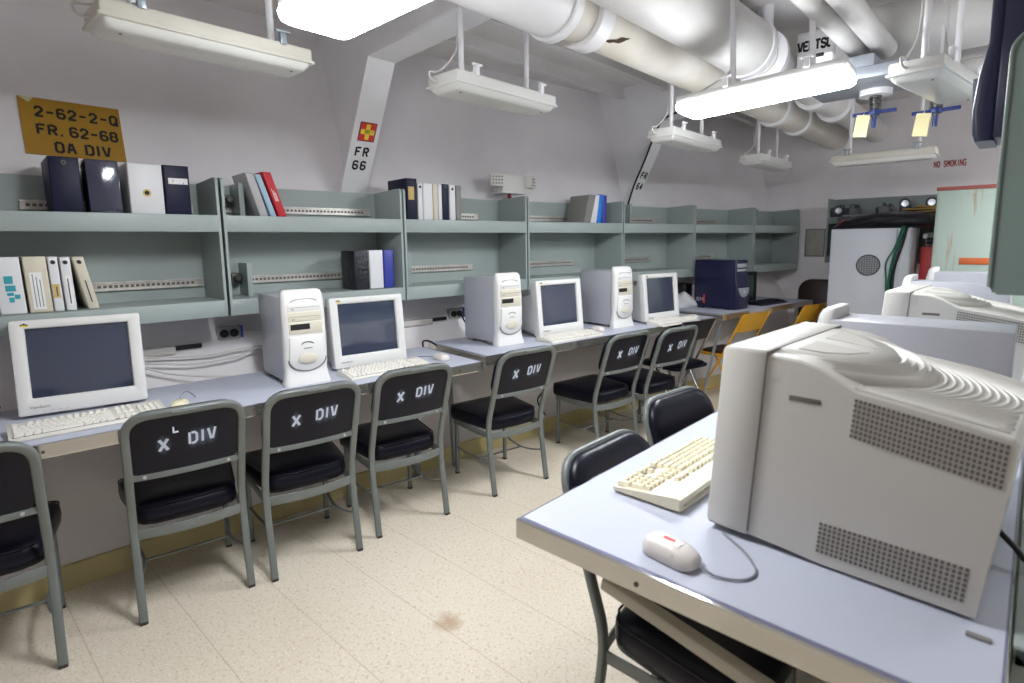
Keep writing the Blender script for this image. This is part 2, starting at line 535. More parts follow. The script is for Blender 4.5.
b = MB(); b.box(-2.3, 2.5, YB - .012, YB, 0, .10, .003)
S_(b.build('baseboard_back', 'baseboard_yellow'))

# hull frames with their deck beams
def frame(name, y0, w, num):
    b = MB()
    yc = y0 + w / 2
    xb = fx(yc) - .45; xt = fx(yc) - .10
    # flange profile from the shelf top up to the bend, then inboard under the deck
    pts = [(xb - .02, 1.15), (xb, 1.70), (xt, 2.395), (xt + .85, 2.435), (2.06, 2.45)]
    th = .016
    fl = []
    for i, (x, z) in enumerate(pts):
        fl.append((x, z))
    back = [(x + (-th if i < 2 else -th * .6), z + (0 if i < 2 else th)) for i, (x, z) in enumerate(pts)]
    poly = fl + back[::-1]
    b.loft([[V((x, y, z)) for x, z in poly] for y in (y0, y0 + w)])
    web = back + [(2.06, CEIL + .01), (hull(yc, CEIL) - .02, CEIL + .01), (hull(yc, 2.3) - .02, 2.3), (hull(yc, 1.9) - .02, 1.9), (hull(yc, 1.15) - .02, 1.15)]
    b.loft([[V((x, y, z)) for x, z in web] for y in (yc - .006, yc + .006)])
    o = S_(b.build(name, 'white_paint', smooth=0))
    return o, xb, xt
def flange_pt(xb, xt, t, y, off=.002):
    """point on the leaning flange face: t = 0 at shelf height, 1 at the bend"""
    d = V((xt - xb, 0, 2.395 - 1.70)); n = V((d.z, 0, -d.x)).normalized()
    return V((xb, y, 1.70)) + d * t + n * off
f66, xb66, xt66 = frame('trim_1', 1.795, .172, 66)
f64, xb64, xt64 = frame('trim_2', 4.33, .15, 64)
frame('trim_3', -.72, .16, 68)

up66 = V((xt66 - xb66, 0, .695)).normalized()
# square flag: yellow cross on red
ft0 = flange_pt(xb66, xt66, .425, 1.832); 
def flag_quad(mb, u0, u1, v0, v1, e):
    n = V((up66.z, 0, -up66.x))
    q = [ft0 + V((0, u, 0)) + up66 * v + n * k for k in (-.001, e) for u, v in ((u0, v0), (u1, v0), (u1, v1), (u0, v1))]
    mb.add(q, [(0, 1, 2, 3), (4, 5, 6, 7), (0, 1, 5, 4), (1, 2, 6, 5), (2, 3, 7, 6), (3, 0, 4, 7)])
b = MB(); flag_quad(b, 0, .108, 0, .108, .0005)
flag = tag(b.build('signal_flag', 'stencil_black', smooth=0), 'small red square decal with a yellow cross painted on the leaning white frame', 'flag decal')
b = MB(); flag_quad(b, .004, .104, .004, .104, .001); b.build('red_field', 'flag_red', flag, smooth=0)
b = MB(); flag_quad(b, .040, .068, .010, .098, .0016); flag_quad(b, .010, .098, .040, .068, .0016); b.build('yellow_cross', 'flag_yellow', flag, smooth=0)
b = MB()
stencil(b, 'FR', flange_pt(xb66, xt66, .315, 1.838), (0, 1, 0), up66, .046, t=.24, gap=.5)
stencil(b, '66', flange_pt(xb66, xt66, .212, 1.838), (0, 1, 0), up66, .046, t=.24, gap=.5)
tag(b.build('frame_number', 'stencil_black', f66, smooth=0), 'black stencilled letters FR 66')
up64 = V((xt64 - xb64, 0, .695)).normalized()
b = MB()
stencil(b, 'FR', flange_pt(xb64, xt64, .35, 4.37), (0, 1, 0), up64, .05, t=.24, gap=.5)
stencil(b, '64', flange_pt(xb64, xt64, .225, 4.37), (0, 1, 0), up64, .05, t=.24, gap=.5)
tag(b.build('frame_number', 'stencil_black', f64, smooth=0), 'black stencilled letters FR 64')
b = MB()
b.tube(smooth_path([V((xb64 + .012, 4.328, 1.66)), flange_pt(xb64, xt64, .25, 4.324), flange_pt(xb64, xt64, .55, 4.320), flange_pt(xb64, xt64, .8, 4.31), V((xt64 + .05, 4.29, 2.39)), V((xt64 + .4, 4.29, 2.44))]), .008)
tag(b.build('frame_cable', 'cable_black', smooth=60), 'thin black cable running up the edge of the far leaning white frame', 'cable')

# stiffeners under the deck, fore and aft
for k, x in enumerate((-2.75, -2.35, -1.95, -.55, .1, .75, 1.4)):
    b = MB()
    for y0, y1 in ((-2.6, -.64), (-.62, 1.87), (1.89, 4.39), (4.41, YB)):
        b.box(x - .005, x + .005, y0, y1, CEIL - .085, CEIL + .005)
        b.box(x - .03, x + .03, y0, y1, CEIL - .095, CEIL - .085)
    S_(b.build('trim_%d' % (4 + k), 'ceiling_paint', smooth=0))

# ------------------------------------------------------------------ hanging light fixtures
def fixture(name, label, x, y, z, along, lit, L=.70, W=.25, rods=(-.22, .22), tilt=0.0, rod_top=CEIL, cream=False, group=None):
    rz = 0.0 if along == 'x' else PI / 2 if along == 'y' else along
    t = thing(name, label, 'ceiling light', (x, y, z), rz, group)
    fm = 'fix_cream' if cream else 'fix_white'
    b = MB()
    zb0 = .038 if lit else .030
    b.box(-L / 2, L / 2, -W / 2, W / 2, zb0, .080, .008)
    if not lit: b.box(-L / 2 - .006, L / 2 + .006, -W / 2 - .006, W / 2 + .006, .026, .038, .003)
    b.build('housing', fm, t)
    b = MB()
    rings = []
    for zz, ins, r in (((.030, .004, .016), (.016, .008, .018), (.004, .018, .022), (0, .030, .025)) if not lit else ((.040, .0, .016), (.037, -.004, .018), (.026, -.004, .02), (.010, .0, .024), (.002, .010, .026), (0, .022, .028))):
        rings.append([V((p, q, zz)) for p, q in rrect(L - 2 * ins, W - 2 * ins, r, 4)])
    b.loft(rings[::-1])
    d = b.build('diffuser', 'lens_fill' if lit == 2 else 'lens_lit' if lit else 'lens_off', t)
    tag(d, 'glowing white lens' if lit else 'unlit frosted lens')
    for sx in (-1, 1):
        b = MB(); b.lathe([(0, -.003), (.004, -.003), (.004, .006)], (sx * (L / 2 - .06), -W / 2 + .05, 0), n=8)
        b.build('lens_screw', 'valve_metal', t)
    for rx in rods:
        b = MB(); b.cyl((rx, 0, .078), (rx, 0, rod_top - z + .005), .013, n=12)
        r = b.build('hanger_rod', 'white_paint', t)
        b = MB(); b.box(rx - .02, rx + .02, -W / 2 + .01, W / 2 - .01, .078, .088, .003)
        b.box(rx - .012, rx + .012, -W / 2 - .008, -W / 2 + .014, .07, .118, .004)
        b.box(rx - .028, rx + .028, -W / 2 - .010, -W / 2 + .006, .110, .120, .004)
        b.build('clamp', 'white_paint' if not cream else 'clamp_zinc', r)
    b = MB()
    b.tube(smooth_path([(-L / 2 + .01, .03, .05), (-L / 2 - .03, .035, .055), (-L / 2 - .035, .04, .085), (-L / 2 + .02, .035, .10), (rods[0] - .03, .022, .17), (rods[0], .022, .24), (rods[0], .02, .40), (rods[0] - .03, .03, .52)]), .005)
    b.build('power_cord', 'cable_white', t, smooth=60)
    return t
fixture('fluorescent_fixture', 'unlit long cream light fixture with clear lens above the yellow sign', -2.155, .80, 2.055, 'y', False, L=.66, W=.19, cream=True)
fixture('fluorescent_fixture', 'large glowing light fixture nearest the camera, beside the unlit cream one', -1.32, .92, 2.04, 'x', True, L=.68, W=.22, rods=(.20, .29))
fixture('fluorescent_fixture', 'unlit white fixture hanging on two rods inboard of the red flag frame', -1.97, 2.02, 2.065, 'y', False, L=.67, W=.20)
fixture('fluorescent_fixture', 'unlit white fixture hanging in front of the far FR 64 frame', -1.775, 3.62, 2.02, 'y', False, L=.70, W=.18)
f5 = fixture('fluorescent_fixture', 'glowing white fixture hanging below the big pipes mid-room', -1.02, 2.83, 2.055, .06, True, L=.74, W=.235, rods=(-.125, .22))
f5.rotation_euler = (0, math.radians(-3.2), .06)
fixture('fluorescent_fixture', 'small-looking unlit fixture farthest away, above the corner shelf end', -1.765, 5.10, 2.01, 'y', False, L=.74, W=.18)
fixture('fluorescent_fixture', 'dusty unlit fixture near the bulkhead below the yellow tags', -.92, 5.08, 1.965, 'x', False, L=.66, W=.17, cream=True)
fixture('fluorescent_fixture', 'unlit white fixture seen end-on beside the hanging blue valve handles', -.375, 3.12, 2.03, PI / 2 - .14, False, L=.64, W=.19)
for (x, y, a) in ((.95, 3.2, 'y'), (.55, 4.9, 'y')):  # unseen fixtures added as fill light for the far and inboard side
    fixture('fluorescent_fixture', 'added unseen fill light built as a lit white fixture over the aisle', x, y, 2.12, a, 2, L=1.0, W=.3, group='added fill lights outside the view')

# ------------------------------------------------------------------ overhead pipes and ducts
def pipe(name, label, cat, path, r, m, collars=(), straps=()):
    t = thing(name, label, cat, path[0])
    o = V(path[0]); b = MB()
    b.tube([V(p) - o for p in path], circ(r, 28)); b.build('pipe_run', m, t, smooth=50)
    d = (V(path[-1]) - o).normalized()
    for s, w, rr in collars:
        b = MB(); p = d * s
        b.tube([p, p + d * .012, p + d * (w - .012), p + d * w], circ(1, 28))
        prof = [.0, 1, 1, 0]
        b.bm.free(); b = MB()
        u = V((0, 0, 1)); w_ = d.cross(u)
        rings = []
        for q, ra in ((0, r * .98), (0.004, rr), (w - .004, rr), (w, r * .98)):
            rings.append([p + d * q + w_ * ra * math.cos(2 * PI * k / 28) + u * ra * math.sin(2 * PI * k / 28) for k in range(28)])
        b.loft(rings); b.build('collar', 'white_paint', t, smooth=40)
    for s in straps:
        b = MB(); p = d * s
        b.box(p.x - .016, p.x + .016, p.y - .012, p.y + .012, p.z + r * .8, CEIL - o.z + .005, .003)
        b.build('pipe_hanger', 'white_paint', t)
    return t
lowpipe = pipe('insulated_pipe', 'lower of the two big white lagged pipes, with a dark burn mark', 'pipe', [(-1.62, .9, 2.425), (-1.62, YB - .01, 2.425)], .115, 'pipe_dirty',
     collars=((.0, 1.10, .142), (1.10, .05, .155), (1.30, .10, .14), (2.9, .10, .135), (3.85, .08, .137), (4.4, .07, .137)), straps=(1.4, 3.2, 4.9))
# burn mark on that pipe
b = MB()
ring = []
for k in range(14):
    a = 2 * PI * k / 14
    u = .075 * math.cos(a) * (1 + .2 * math.sin(3 * a)); w = .012 * math.sin(a) * (1 + .4 * math.cos(5 * a))
    th = -.78 + w / .115 + u * 3.0
    ring.append(V((.1158 * math.cos(th), 1.50 + u, .1158 * math.sin(th))))
b.loft([ring, [p * 1.0 + V((.0006, 0, -.0004)) for p in ring]])
tag(b.build('burn_mark', 'scorch', lowpipe, smooth=0), 'dark brown scorched crack')
bigpipe = pipe('insulated_pipe', 'thickest white lagged pipe, running over the glowing mid-room fixture', 'pipe', [(-1.33, .6, 2.50), (-1.33, 3.50, 2.50)], .155, 'pipe_paint', collars=((2.80, .06, .165),), straps=(1.9,))
cwpipe = pipe('insulated_pipe', 'thinner white pipe stencilled in black beyond the glowing fixture', 'pipe', [(-1.27, 3.46, 2.45), (-1.27, YB - .01, 2.44)], .100, 'pipe_paint', collars=((.02, .05, .15), (1.05, .09, .128), (1.6, .09, .130)), straps=(.8, 2.2))
# lettering follows the round of the pipe on its lower inboard side
b = MB()
stencil(b, 'CLG.CW', V((0, 0, 0)), (1, 0, 0), (0, 1, 0), .042, t=.22)
for v in b.bm.verts:
    u, w, n = v.co
    a = -.55 - w / .10
    v.co = V(((.1005 + n) * math.cos(a), .62 + u, (.1005 + n) * math.sin(a)))
tag(b.build('pipe_lettering', 'stencil_black', cwpipe, smooth=0), 'small black stencilled pipe marking')
pipe('small_pipe', 'slim white pipe crossing overhead, the one nearer the hull of the parallel pair', 'pipe', [(-.81, 2.3, 2.42), (-.78, 3.59, 2.38)], .045, 'pipe_paint', straps=(.4,))
pipe('small_pipe', 'slim white pipe crossing overhead, the one nearer the navy casing of the parallel pair', 'pipe', [(-.70, 2.3, 2.42), (-.67, 3.59, 2.38)], .050, 'pipe_paint', straps=(.4,))
pipe('small_pipe', 'slim white pipe running athwart just below the fat vent duct', 'pipe', [(-.42, 3.85, 2.285), (1.2, 3.85, 2.305)], .035, 'pipe_paint', straps=(.6,))
b = MB(); b.cyl((-1.255, 3.50, 2.54), (-1.255, 3.50, CEIL + .005), .042, n=18)
tag(b.build('hanger_post', 'white_paint', smooth=50), 'thick round white post dropping from overhead onto the thickest pipe', 'post')
# athwart round vent duct
t = thing('vent_duct', 'fat white lagged vent duct running athwart overhead', 'duct', (0, 3.75, 2.50))
b = MB(); b.tube([(-.86, 0, .0), (-.3, 0, .0), (.4, 0, .0), (2.06, 0, 0)], circ(.15, 28)); b.build('duct_run', 'pipe_paint', t, smooth=50)
for x in (-.42, .15):
    b = MB()
    b.tube([V((x, .153 * math.cos(a), .153 * math.sin(a))) for a in [2 * PI * k / 24 for k in range(24)]], .004, closed=True)
    b.build('lagging_seam', 'pipe_paint', t)
t = thing('supply_duct', 'flat white supply duct with black stencilled lettering near the overhead', 'duct', (0, 3.9, 2.50))
b = MB(); b.box(-1.165, -.86, -.13, .13, -.09, .12, .015); b.box(-1.165, -.86, -.15, .15, -.105, -.085, .005); b.build('duct_box', 'white_paint', t)
b = MB(); stencil(b, 'VENTSUPPLY', V((-1.155, -.131, .012)), (1, 0, 0), (0, 0, 1), .048, t=.28, gap=.22, asp=.80)
tag(b.build('duct_lettering', 'stencil_black', t, smooth=0), 'black stencilled duct marking')
# junction box with receptacle under the duct
t = thing('junction_box', 'light grey junction box under the supply duct by the glowing fixture', 'junction box', (-.82, 3.45, 2.24))
b = MB(); b.box(-.16, .16, -.15, .20, 0, .06, .008); b.box(-.17, .30, -.17, .25, -.06, .0, .01); b.build('box_body', 'steel_grey', t)
b = MB(); b.box(-.15, -.02, -.175, -.05, .058, .10, .006); b.build('receptacle_cover', 'white_paint', t)
b = MB(); b.box(-.115, -.06, -.178, -.09, .085, .103, .003); b.build('receptacle_slot', 'slot_black', t)
b = MB(); b.cyl((-.09, .1, .055), (-.09, .1, .483), .014); b.build('hanger_rod', 'white_paint', t)

# deck valves with remote handles and tags
def valve(label, x, y, z, hub):
    t = thing('valve', label, 'valve', (x, y, z))
    if hub:
        b = MB(); b.cyl((0, 0, .085), (0, 0, .19), .075, n=24); b.build('deck_fitting', 'white_paint', t, smooth=50)
    b = MB(); b.cyl((0, 0, -.02), (0, 0, .09), .014, n=10)
    for k, (r, zz) in enumerate(((.030, .075), (.026, .045), (.022, .02))): b.cyl((0, 0, zz), (0, 0, zz + .012), r, n=12)
    for s in (-1, 1): b.cyl((s * .022, 0, .0), (s * .022, 0, .085), .006, n=8)
    b.build('stem', 'valve_metal', t)
    if not hub:
        b = MB(); b.cyl((0, 0, .09), (0, 0, CEIL - z + .004), .010, n=10); b.build('extension_rod', 'white_paint', t)
    b = MB(); b.lathe([(.0, -.012), (.026, -.012), (.03, 0), (.026, .014), (0, .014)], n=14)
    b.cyl((-.10, 0, 0), (.10, 0, .004), .0095, n=10); b.cyl((0, 0, -.075), (0, 0, 0), .011, n=10)
    b.build('handle', 'valve_blue', t)
    b = MB(); b.box(-.075, -.012, -.024, -.022, -.125, -.012, .0); b.xf(Matrix.Rotation(.12, 4, 'Y'))
    tag(b.build('tag', 'tag_yellow', t, smooth=0), 'pale yellow paper tag hanging from the handle')
    b = MB(); b.tube([(-.05, -.022, -.02), (-.045, -.008, .006), (-.05, .01, .0)], .0015); b.build('tag_string', 'cable_white', t)
    return t
valve('blue-handled valve with yellow tag below the round white deck fitting', -.70, 3.58, 2.065, True)
valve('blue valve handle with yellow tag hanging under the end-on fixture', -.44, 3.62, 2.04, False)

# ------------------------------------------------------------------ hull markings
q0 = V((hull(.41, 1.812) + .005, .413, 1.812)); q1 = V((hull(.772, 1.805) + .005, .772, 1.805))
sx = (q1 - q0).normalized(); sy = V((-.215, 0, 1)).normalized(); sn = sx.cross(sy)
t = thing('compartment_sign', 'yellow rectangle painted on the hull with black stencilled compartment number', 'sign', q0, 0)
def plate(mb, u0, u1, v0, v1, k0, k1):
    q = [sx * u + sy * v + sn * k for k in (k0, k1) for u, v in ((u0, v0), (u1, v0), (u1, v1), (u0, v1))]
    mb.add(q, [(0, 1, 2, 3), (4, 5, 6, 7), (0, 1, 5, 4), (1, 2, 6, 5), (2, 3, 7, 6), (3, 0, 4, 7)])
b = MB(); plate(b, 0, .36, 0, .252, -.012, .0015); b.build('sign_panel', 'sign_yellow', t, smooth=0)
b = MB()
b.add([sx * u + sy * v + sn * .0022 for u, v in ((.0, .252), (.055, .252), (.045, .241), (.034, .228), (.018, .239))], [(0, 1, 2, 3, 4)])
b.build('paint_chip', 'sign_bare', t, smooth=0)
b = MB()
stencil(b, '2-62-2-Q', sx * .052 + sy * .172 + sn * .0016, sx, sy, .040, t=.24, gap=.36)
tag(b.build('lettering_line', 'stencil_black', t, smooth=0), 'black stencilled number 2-62-2-Q')
b = MB()
stencil(b, 'FR.', sx * .052 + sy * .094 + sn * .0016, sx, sy, .040, t=.24, gap=.36)
tag(b.build('lettering_line', 'stencil_black', t, smooth=0), 'black stencilled letters FR.')
b = MB()
stencil(b, '62-68', sx * .165 + sy * .094 + sn * .0016, sx, sy, .040, t=.24, gap=.32)
tag(b.build('lettering_line', 'stencil_black', t, smooth=0), 'black stencilled number 62-68')
b = MB()
stencil(b, 'OA', sx * .105 + sy * .018 + sn * .0016, sx, sy, .042, t=.24, gap=.4)
tag(b.build('lettering_line', 'stencil_black', t, smooth=0), 'black stencilled letters OA')
b = MB()
stencil(b, 'DIV', sx * .212 + sy * .018 + sn * .0016, sx, sy, .042, t=.24, gap=.3)
tag(b.build('lettering_line', 'stencil_black', t, smooth=0), 'black stencilled letters DIV')

t = thing('emergency_light', 'white twin-head emergency light on the hull above the shelves', 'emergency light', (-2.84, 3.04, 1.768), facing(.985, -.12))
b = MB(); b.box(-.10, .10, -.07, .04, .0, .125, .012); b.build('battery_box', 'fix_white', t)
b = MB(); b.box(-.115, .115, -.075, .05, -.012, .004, .004); b.build('base_plate', 'fix_white', t)
for s in (1, -1):
    b = MB(); b.box(-.05, .05, -.03, .025, -.045, .045, .012); b.xf(Matrix.Translation((s * .155, .045, .075)) @ Matrix.Rotation(-s * .5, 4, 'Z'))
    h = b.build('lamp_head', 'fix_white', t)
    b = MB()
    for i in range(4):
        for j in range(3): b.box(-.036 + i * .02, -.026 + i * .02, .0255, .0265, -.028 + j * .022, -.018 + j * .022)
    b.xf(Matrix.Translation((s * .155, .045, .075)) @ Matrix.Rotation(-s * .5, 4, 'Z')); b.build('lens_grid', 'pc_line', h, smooth=0)
b = MB(); b.lathe([(.0, -.055), (.012, -.05), (.018, -.035), (.010, -.026), (.016, -.018), (.010, -.01)], (.03, .03, 0), n=12); b.build('test_lamp', 'bulb_red', t)
b = MB(); b.tube([(.03, .0, -.06), (.03, -.06, -.055), (.03, -.075, .02)], .006); b.build('conduit', 'white_paint', t)

t = thing('wall_lettering', 'faded red stencilled NO SMOKING on the white bulkhead', 'wall lettering', (-.785, YB, 2.056))
b = MB(); dx = stencil(b, 'NO', (0, -.001, 0), (1, 0, 0), (0, 0, 1), .050, t=.22, gap=.3, asp=.56); b.build('word', 'stencil_red', t, smooth=0)
b = MB(); stencil(b, 'SMOKING', (.074, -.001, 0), (1, 0, 0), (0, 0, 1), .050, t=.22, gap=.3, asp=.56); b.build('word', 'stencil_red', t, smooth=0)
t = thing('plaque', 'small weathered plaque on the bulkhead between the shelf end and grey cabinet', 'plaque', (-1.76, YB, 1.367))
b = MB(); b.box(-.09, .09, -.012, .0, -.14, .14, .004); b.build('plaque_plate', 'plaque', t)
b = MB()
for q in ((-.098, -.086, -.146, .146), (.086, .098, -.146, .146), (-.098, .098, .134, .146), (-.098, .098, -.146, -.134)): b.box(q[0], q[1], -.016, -.002, q[2], q[3], .002)
b.build('plaque_frame', 'shelf_dark', t)

# ------------------------------------------------------------------ wall shelf units
BND = [V((-2.72, .06)), V((-2.665, .986)), V((-2.589, 1.908)), V((-2.484, 2.824)), V((-2.344, 3.774)), V((-2.184, 4.658)), V((-1.999, 5.532)), V((-1.815, 6.27))]
BND = [p * SK for p in BND]
SB = 1.081; ST = 1.723
def unit_frame(u):
    a, b_ = BND[u - 1], BND[u]; x = (b_ - a).normalized()
    return a, x, (b_ - a).length, math.atan2(x.y, x.x)
def side_poly():
    # depth, height: front (0) to hull (.30), rounded upper front corner
    pts = [(.004, 0), (.30, 0), (.30, ST - SB - .01), (.05, ST - SB)]
    for k in range(5):
        a = PI / 2 + PI / 2 * k / 4
        pts.append((.022 + .020 * math.cos(a), ST - SB - .020 + .020 * math.sin(a)))
    pts.append((.0, .03))
    return pts
UL = {1: 'green-grey shelf unit below the yellow sign, holding cream binders',
      2: 'green-grey shelf unit with leaning red book on top, below the FR 66 frame',
      3: 'green-grey shelf unit with an emergency light above and a row of binders on top',
      4: 'green-grey shelf unit whose top holds two blue binders, third before the corner shelves',
      5: 'empty green-grey shelf unit under the FR 64 frame',
      6: 'empty green-grey shelf unit directly above the navy computer',
      7: 'short green-grey end shelf unit in the corner by the bulkhead plaque'}
def rail(t, w, x0, x1, z, name='slotted_rail'):
    b = MB(); b.box(x0, x1, .281, .293, z - .020, z + .020, .002)
    b.box(x0, x1, .276, .283, z + .012, z + .020, .001); b.box(x0, x1, .276, .283, z - .020, z - .012, .001)
    r = b.build(name, 'zinc', t, smooth=0)
    b = MB(); n = int((x1 - x0 - .04) / .021)
    for k in range(n): b.box(x0 + .02 + k * .021, x0 + .033 + k * .021, .2795, .2812, z - .006, z + .006)
    b.build('slot', 'crt_slot', r, smooth=0)
def support(t, x, z, h=.165):
    b = MB()
    b.box(x - .003, x + .003, .12, .285, z, z + h, .002)
    b.box(x - .012, x + .012, .12, .126, z, z + h, .002)
    o = b.build('book_support', 'shelf_green', t)
    b = MB(); b.box(x - .052, x - .004, .24, .28, z + .06, z + .115, .008); b.cyl((x - .03, .24, z + .09), (x - .03, .20, z + .09), .014, n=12)
    b.build('clamp_block', 'valve_metal', o)
for u in range(1, 8):
    a, x, w, rz = unit_frame(u)
    t = thing('shelf_unit', UL[u], 'shelf unit', (a.x, a.y, SB), rz)
    H = ST - SB
    th = .012
    g = .006
    for x0 in ((g, w - g - th) if u < 7 else (g, w - g - th)):
        b = MB(); b.prism(side_poly(), x0, x0 + th, lambda p, q, d: V((d, p, q))); b.build('side_panel', 'shelf_green', t, smooth=30)
    b = MB(); b.box(g, w - g, .294, .304, 0, H - .01); b.build('back_panel', 'shelf_green', t, smooth=0)
    for z, nm in ((.0, 'lower_shelf'), (.393, 'upper_shelf')):
        b = MB(); b.box(g + th, w - g - th, .004, .296, z + .064, z + .077); b.box(g + th - .004, w - g - th + .004, .001, .014, z + .001, z + .077, .003)
        b.box(g + th, w - g - th, .010, .03, z, z + .008, .002)
        b.build(nm, 'shelf_green', t)
    if u == 1:
        rail(t, w, .49, .945, 1.233 - SB); rail(t, w, .28, .925, 1.590 - SB)
    elif u == 2:
        rail(t, w, .03, .73, 1.233 - SB); rail(t, w, .03, .91, 1.598 - SB)
        support(t, .141, .077); support(t, .13, .47)
    elif u == 7:
        rail(t, w, .05, .4, 1.24 - SB); rail(t, w, .05, .4, 1.59 - SB)
        support(t, .22, .077); support(t, .22, .47)
    else:
        rail(t, w, .03, w * .72, 1.245 - SB); rail(t, w, .03, w * .78, 1.590 - SB)
        if u in (3, 4): support(t, .10 if u == 3 else .06, .077, .20)
        if u == 5: support(t, .22, .47)

def on_shelf(u, lx, d, z):
    a, x, w, rz = unit_frame(u)
    n = V((-x.y, x.x))
    p = a + x * lx + n * d
    return (p.x, p.y, z)

LOW = 1.159; UPP = 1.552
def binder(u, x0, x1, z, h, cover, label, lean=0.0, depth=.26, d0=.045, kind='binder', hole=None, sticker=None, group=None, thick=.004, hs=1.0):
    """lean: sideways shift of the top (m)"""
    _, _, _, rz = unit_frame(u)
    x0 *= SK; x1 *= SK; h *= SK; lean *= SK
    w = x1 - x0
    t = thing('binder' if kind == 'binder' else 'book', label, kind, on_shelf(u, x0, d0, z), rz, group)
    K = Matrix.Identity(4); K[0][2] = lean / h
    r = min(.006, w * .25)
    b = MB(); b.box(0, thick, .004, depth, 0, h, .0015); b.box(w - thick, w, .004, depth, 0, h, .0015)
    b.box(0, w, 0, .010, 0, h, r, 3); b.xf(K); b.build('cover', cover, t)
    b = MB(); b.box(thick, w - thick, .010, depth - .012, .006, h - .006); b.xf(K); b.build('pages', 'paper', t, smooth=0)
    if hole:
        b = MB(); b.lathe([(.005 * hs, .001), (.005 * hs, -.0012), (.0085 * hs, -.0012), (.0085 * hs, .001)], (w / 2, 0, hole * h), 'y', 14); b.xf(K); q = b.build('finger_ring', 'label_tan' if hs > 1 else 'valve_metal', t)
        b = MB(); b.lathe([(.0, -.0008), (.0055 * hs, -.0008), (.0055 * hs, .001)], (w / 2, 0, hole * h), 'y', 14); b.xf(K); b.build('finger_hole', 'slot_black', q)
    if sticker:
        m, u0, u1, v0, v1 = sticker
        b = MB(); b.box(w * u0, w * u1, -.0011, .001, h * v0, h * v1); b.xf(K); st = b.build('spine_label', m, t, smooth=0)
        n = max(2, int((v1 - v0) * h / .012)) if w > .03 else 1
        b = MB()
        if w > .05:
            for k in range(3):
                xx = w * (u0 + (u1 - u0) * (.22 + .27 * k)); b.box(xx, xx + .0022, -.0016, .0, h * (v0 + .04), h * (v1 - .03 - .05 * k))
        else:
            b.box(w * .44, w * .56, -.0016, .0, h * (v0 + .03), h * (v1 - .05))
        b.xf(K); b.build('label_print', 'ink', st, smooth=0)
    return t
# unit 1, upper row
GB = 'binders along the top of the shelves'
binder(1, .352, .446, UPP, .208, 'binder_navy', 'dark navy binder under the yellow sign, leftmost on its shelf top', d0=.06, hole=.9)
binder(1, .466, .574, UPP, .206, 'binder_gloss', 'glossy dark binder with clear reflective sleeve between navy and white binders', lean=-.004, d0=.05)
binder(1, .600, .722, UPP, .204, 'binder_white', 'wide white binder with a round dark hole, on the shelf top', d0=.05, hole=.42, hs=1.9)
binder(1, .727, .823, UPP, .205, 'binder_navy', 'navy binder with small white label strips beside the wide white binder', d0=.05, sticker=('label_white', .16, .92, .62, .74))
# unit 1, lower row
t = binder(1, .165, .240, LOW, .210, 'binder_white', 'white binder with teal marks on its spine, first on the lower shelf', lean=-.006, hole=None)
b = MB()
for (u0, u1, v0, v1) in ((.28, .62, .56, .70), (.30, .70, .42, .53), (.34, .60, .34, .40), (.62, .84, .28, .36), (.40, .60, .22, .31)):
    b.box(.075 * u0, .075 * u1, -.0015, 0, .21 * v0, .21 * v1, .0005)
b.build('teal_marks', 'ink_teal', t, smooth=0)
binder(1, .248, .316, LOW, .210, 'binder_cream', 'thick cream binder with a typed paper label on the lower shelf', lean=-.006, sticker=('label_white', .18, .72, .06, .72))
binder(1, .320, .350, LOW, .208, 'binder_white', 'slim white binder with a yellowed tape label and dark hole', lean=-.006, hole=.9, sticker=('label_tan', .1, .8, .25, .5))
binder(1, .356, .388, LOW, .206, 'binder_white', 'slim white binder with typed strip, beside the leaning cream one', lean=-.006, hole=.9, sticker=('label_white', .3, .8, .1, .65))
binder(1, .424, .460, LOW, .206, 'binder_cream', 'slim cream binder leaning away at the end of the lower row', lean=-.036, hole=.9, sticker=('binder_cream', .3, .8, .1, .6))
# unit 2, upper row (leaning)
binder(2, .176, .215, UPP, .196, 'book_grey', 'shiny grey paperback leaning against the book support', lean=-.055, kind='book', d0=.04, depth=.2, thick=.002)
binder(2, .226, .253, UPP, .192, 'book_lightblue', 'pale blue book leaning between the grey and red books', lean=-.062, kind='book', d0=.04, depth=.2, thick=.002)
t = binder(2, .262, .301, UPP, .205, 'book_red', 'red book with white spine print leaning at the end of three', lean=-.065, kind='book', d0=.035, depth=.2, thick=.002)
b = MB(); K = Matrix.Identity(4); K[0][2] = -.065 / .205
for k in range(3): b.box(.012 + .006 * k, .0145 + .006 * k, -.0014, .0, .075, .135 - .01 * k)
b.xf(K); b.build('spine_print', 'label_white', t, smooth=0)
# unit 2, lower row
binder(2, .640, .724, LOW, .207, 'binder_black', 'very wide black crinkled binder above the beige monitor', depth=.16, d0=.04)
binder(2, .730, .812, LOW, .208, 'binder_white', 'white binder between the wide black and the blue binder')
binder(2, .820, .878, LOW, .208, 'binder_blue', 'royal blue binder at the end of the lower shelf beside the white binder')
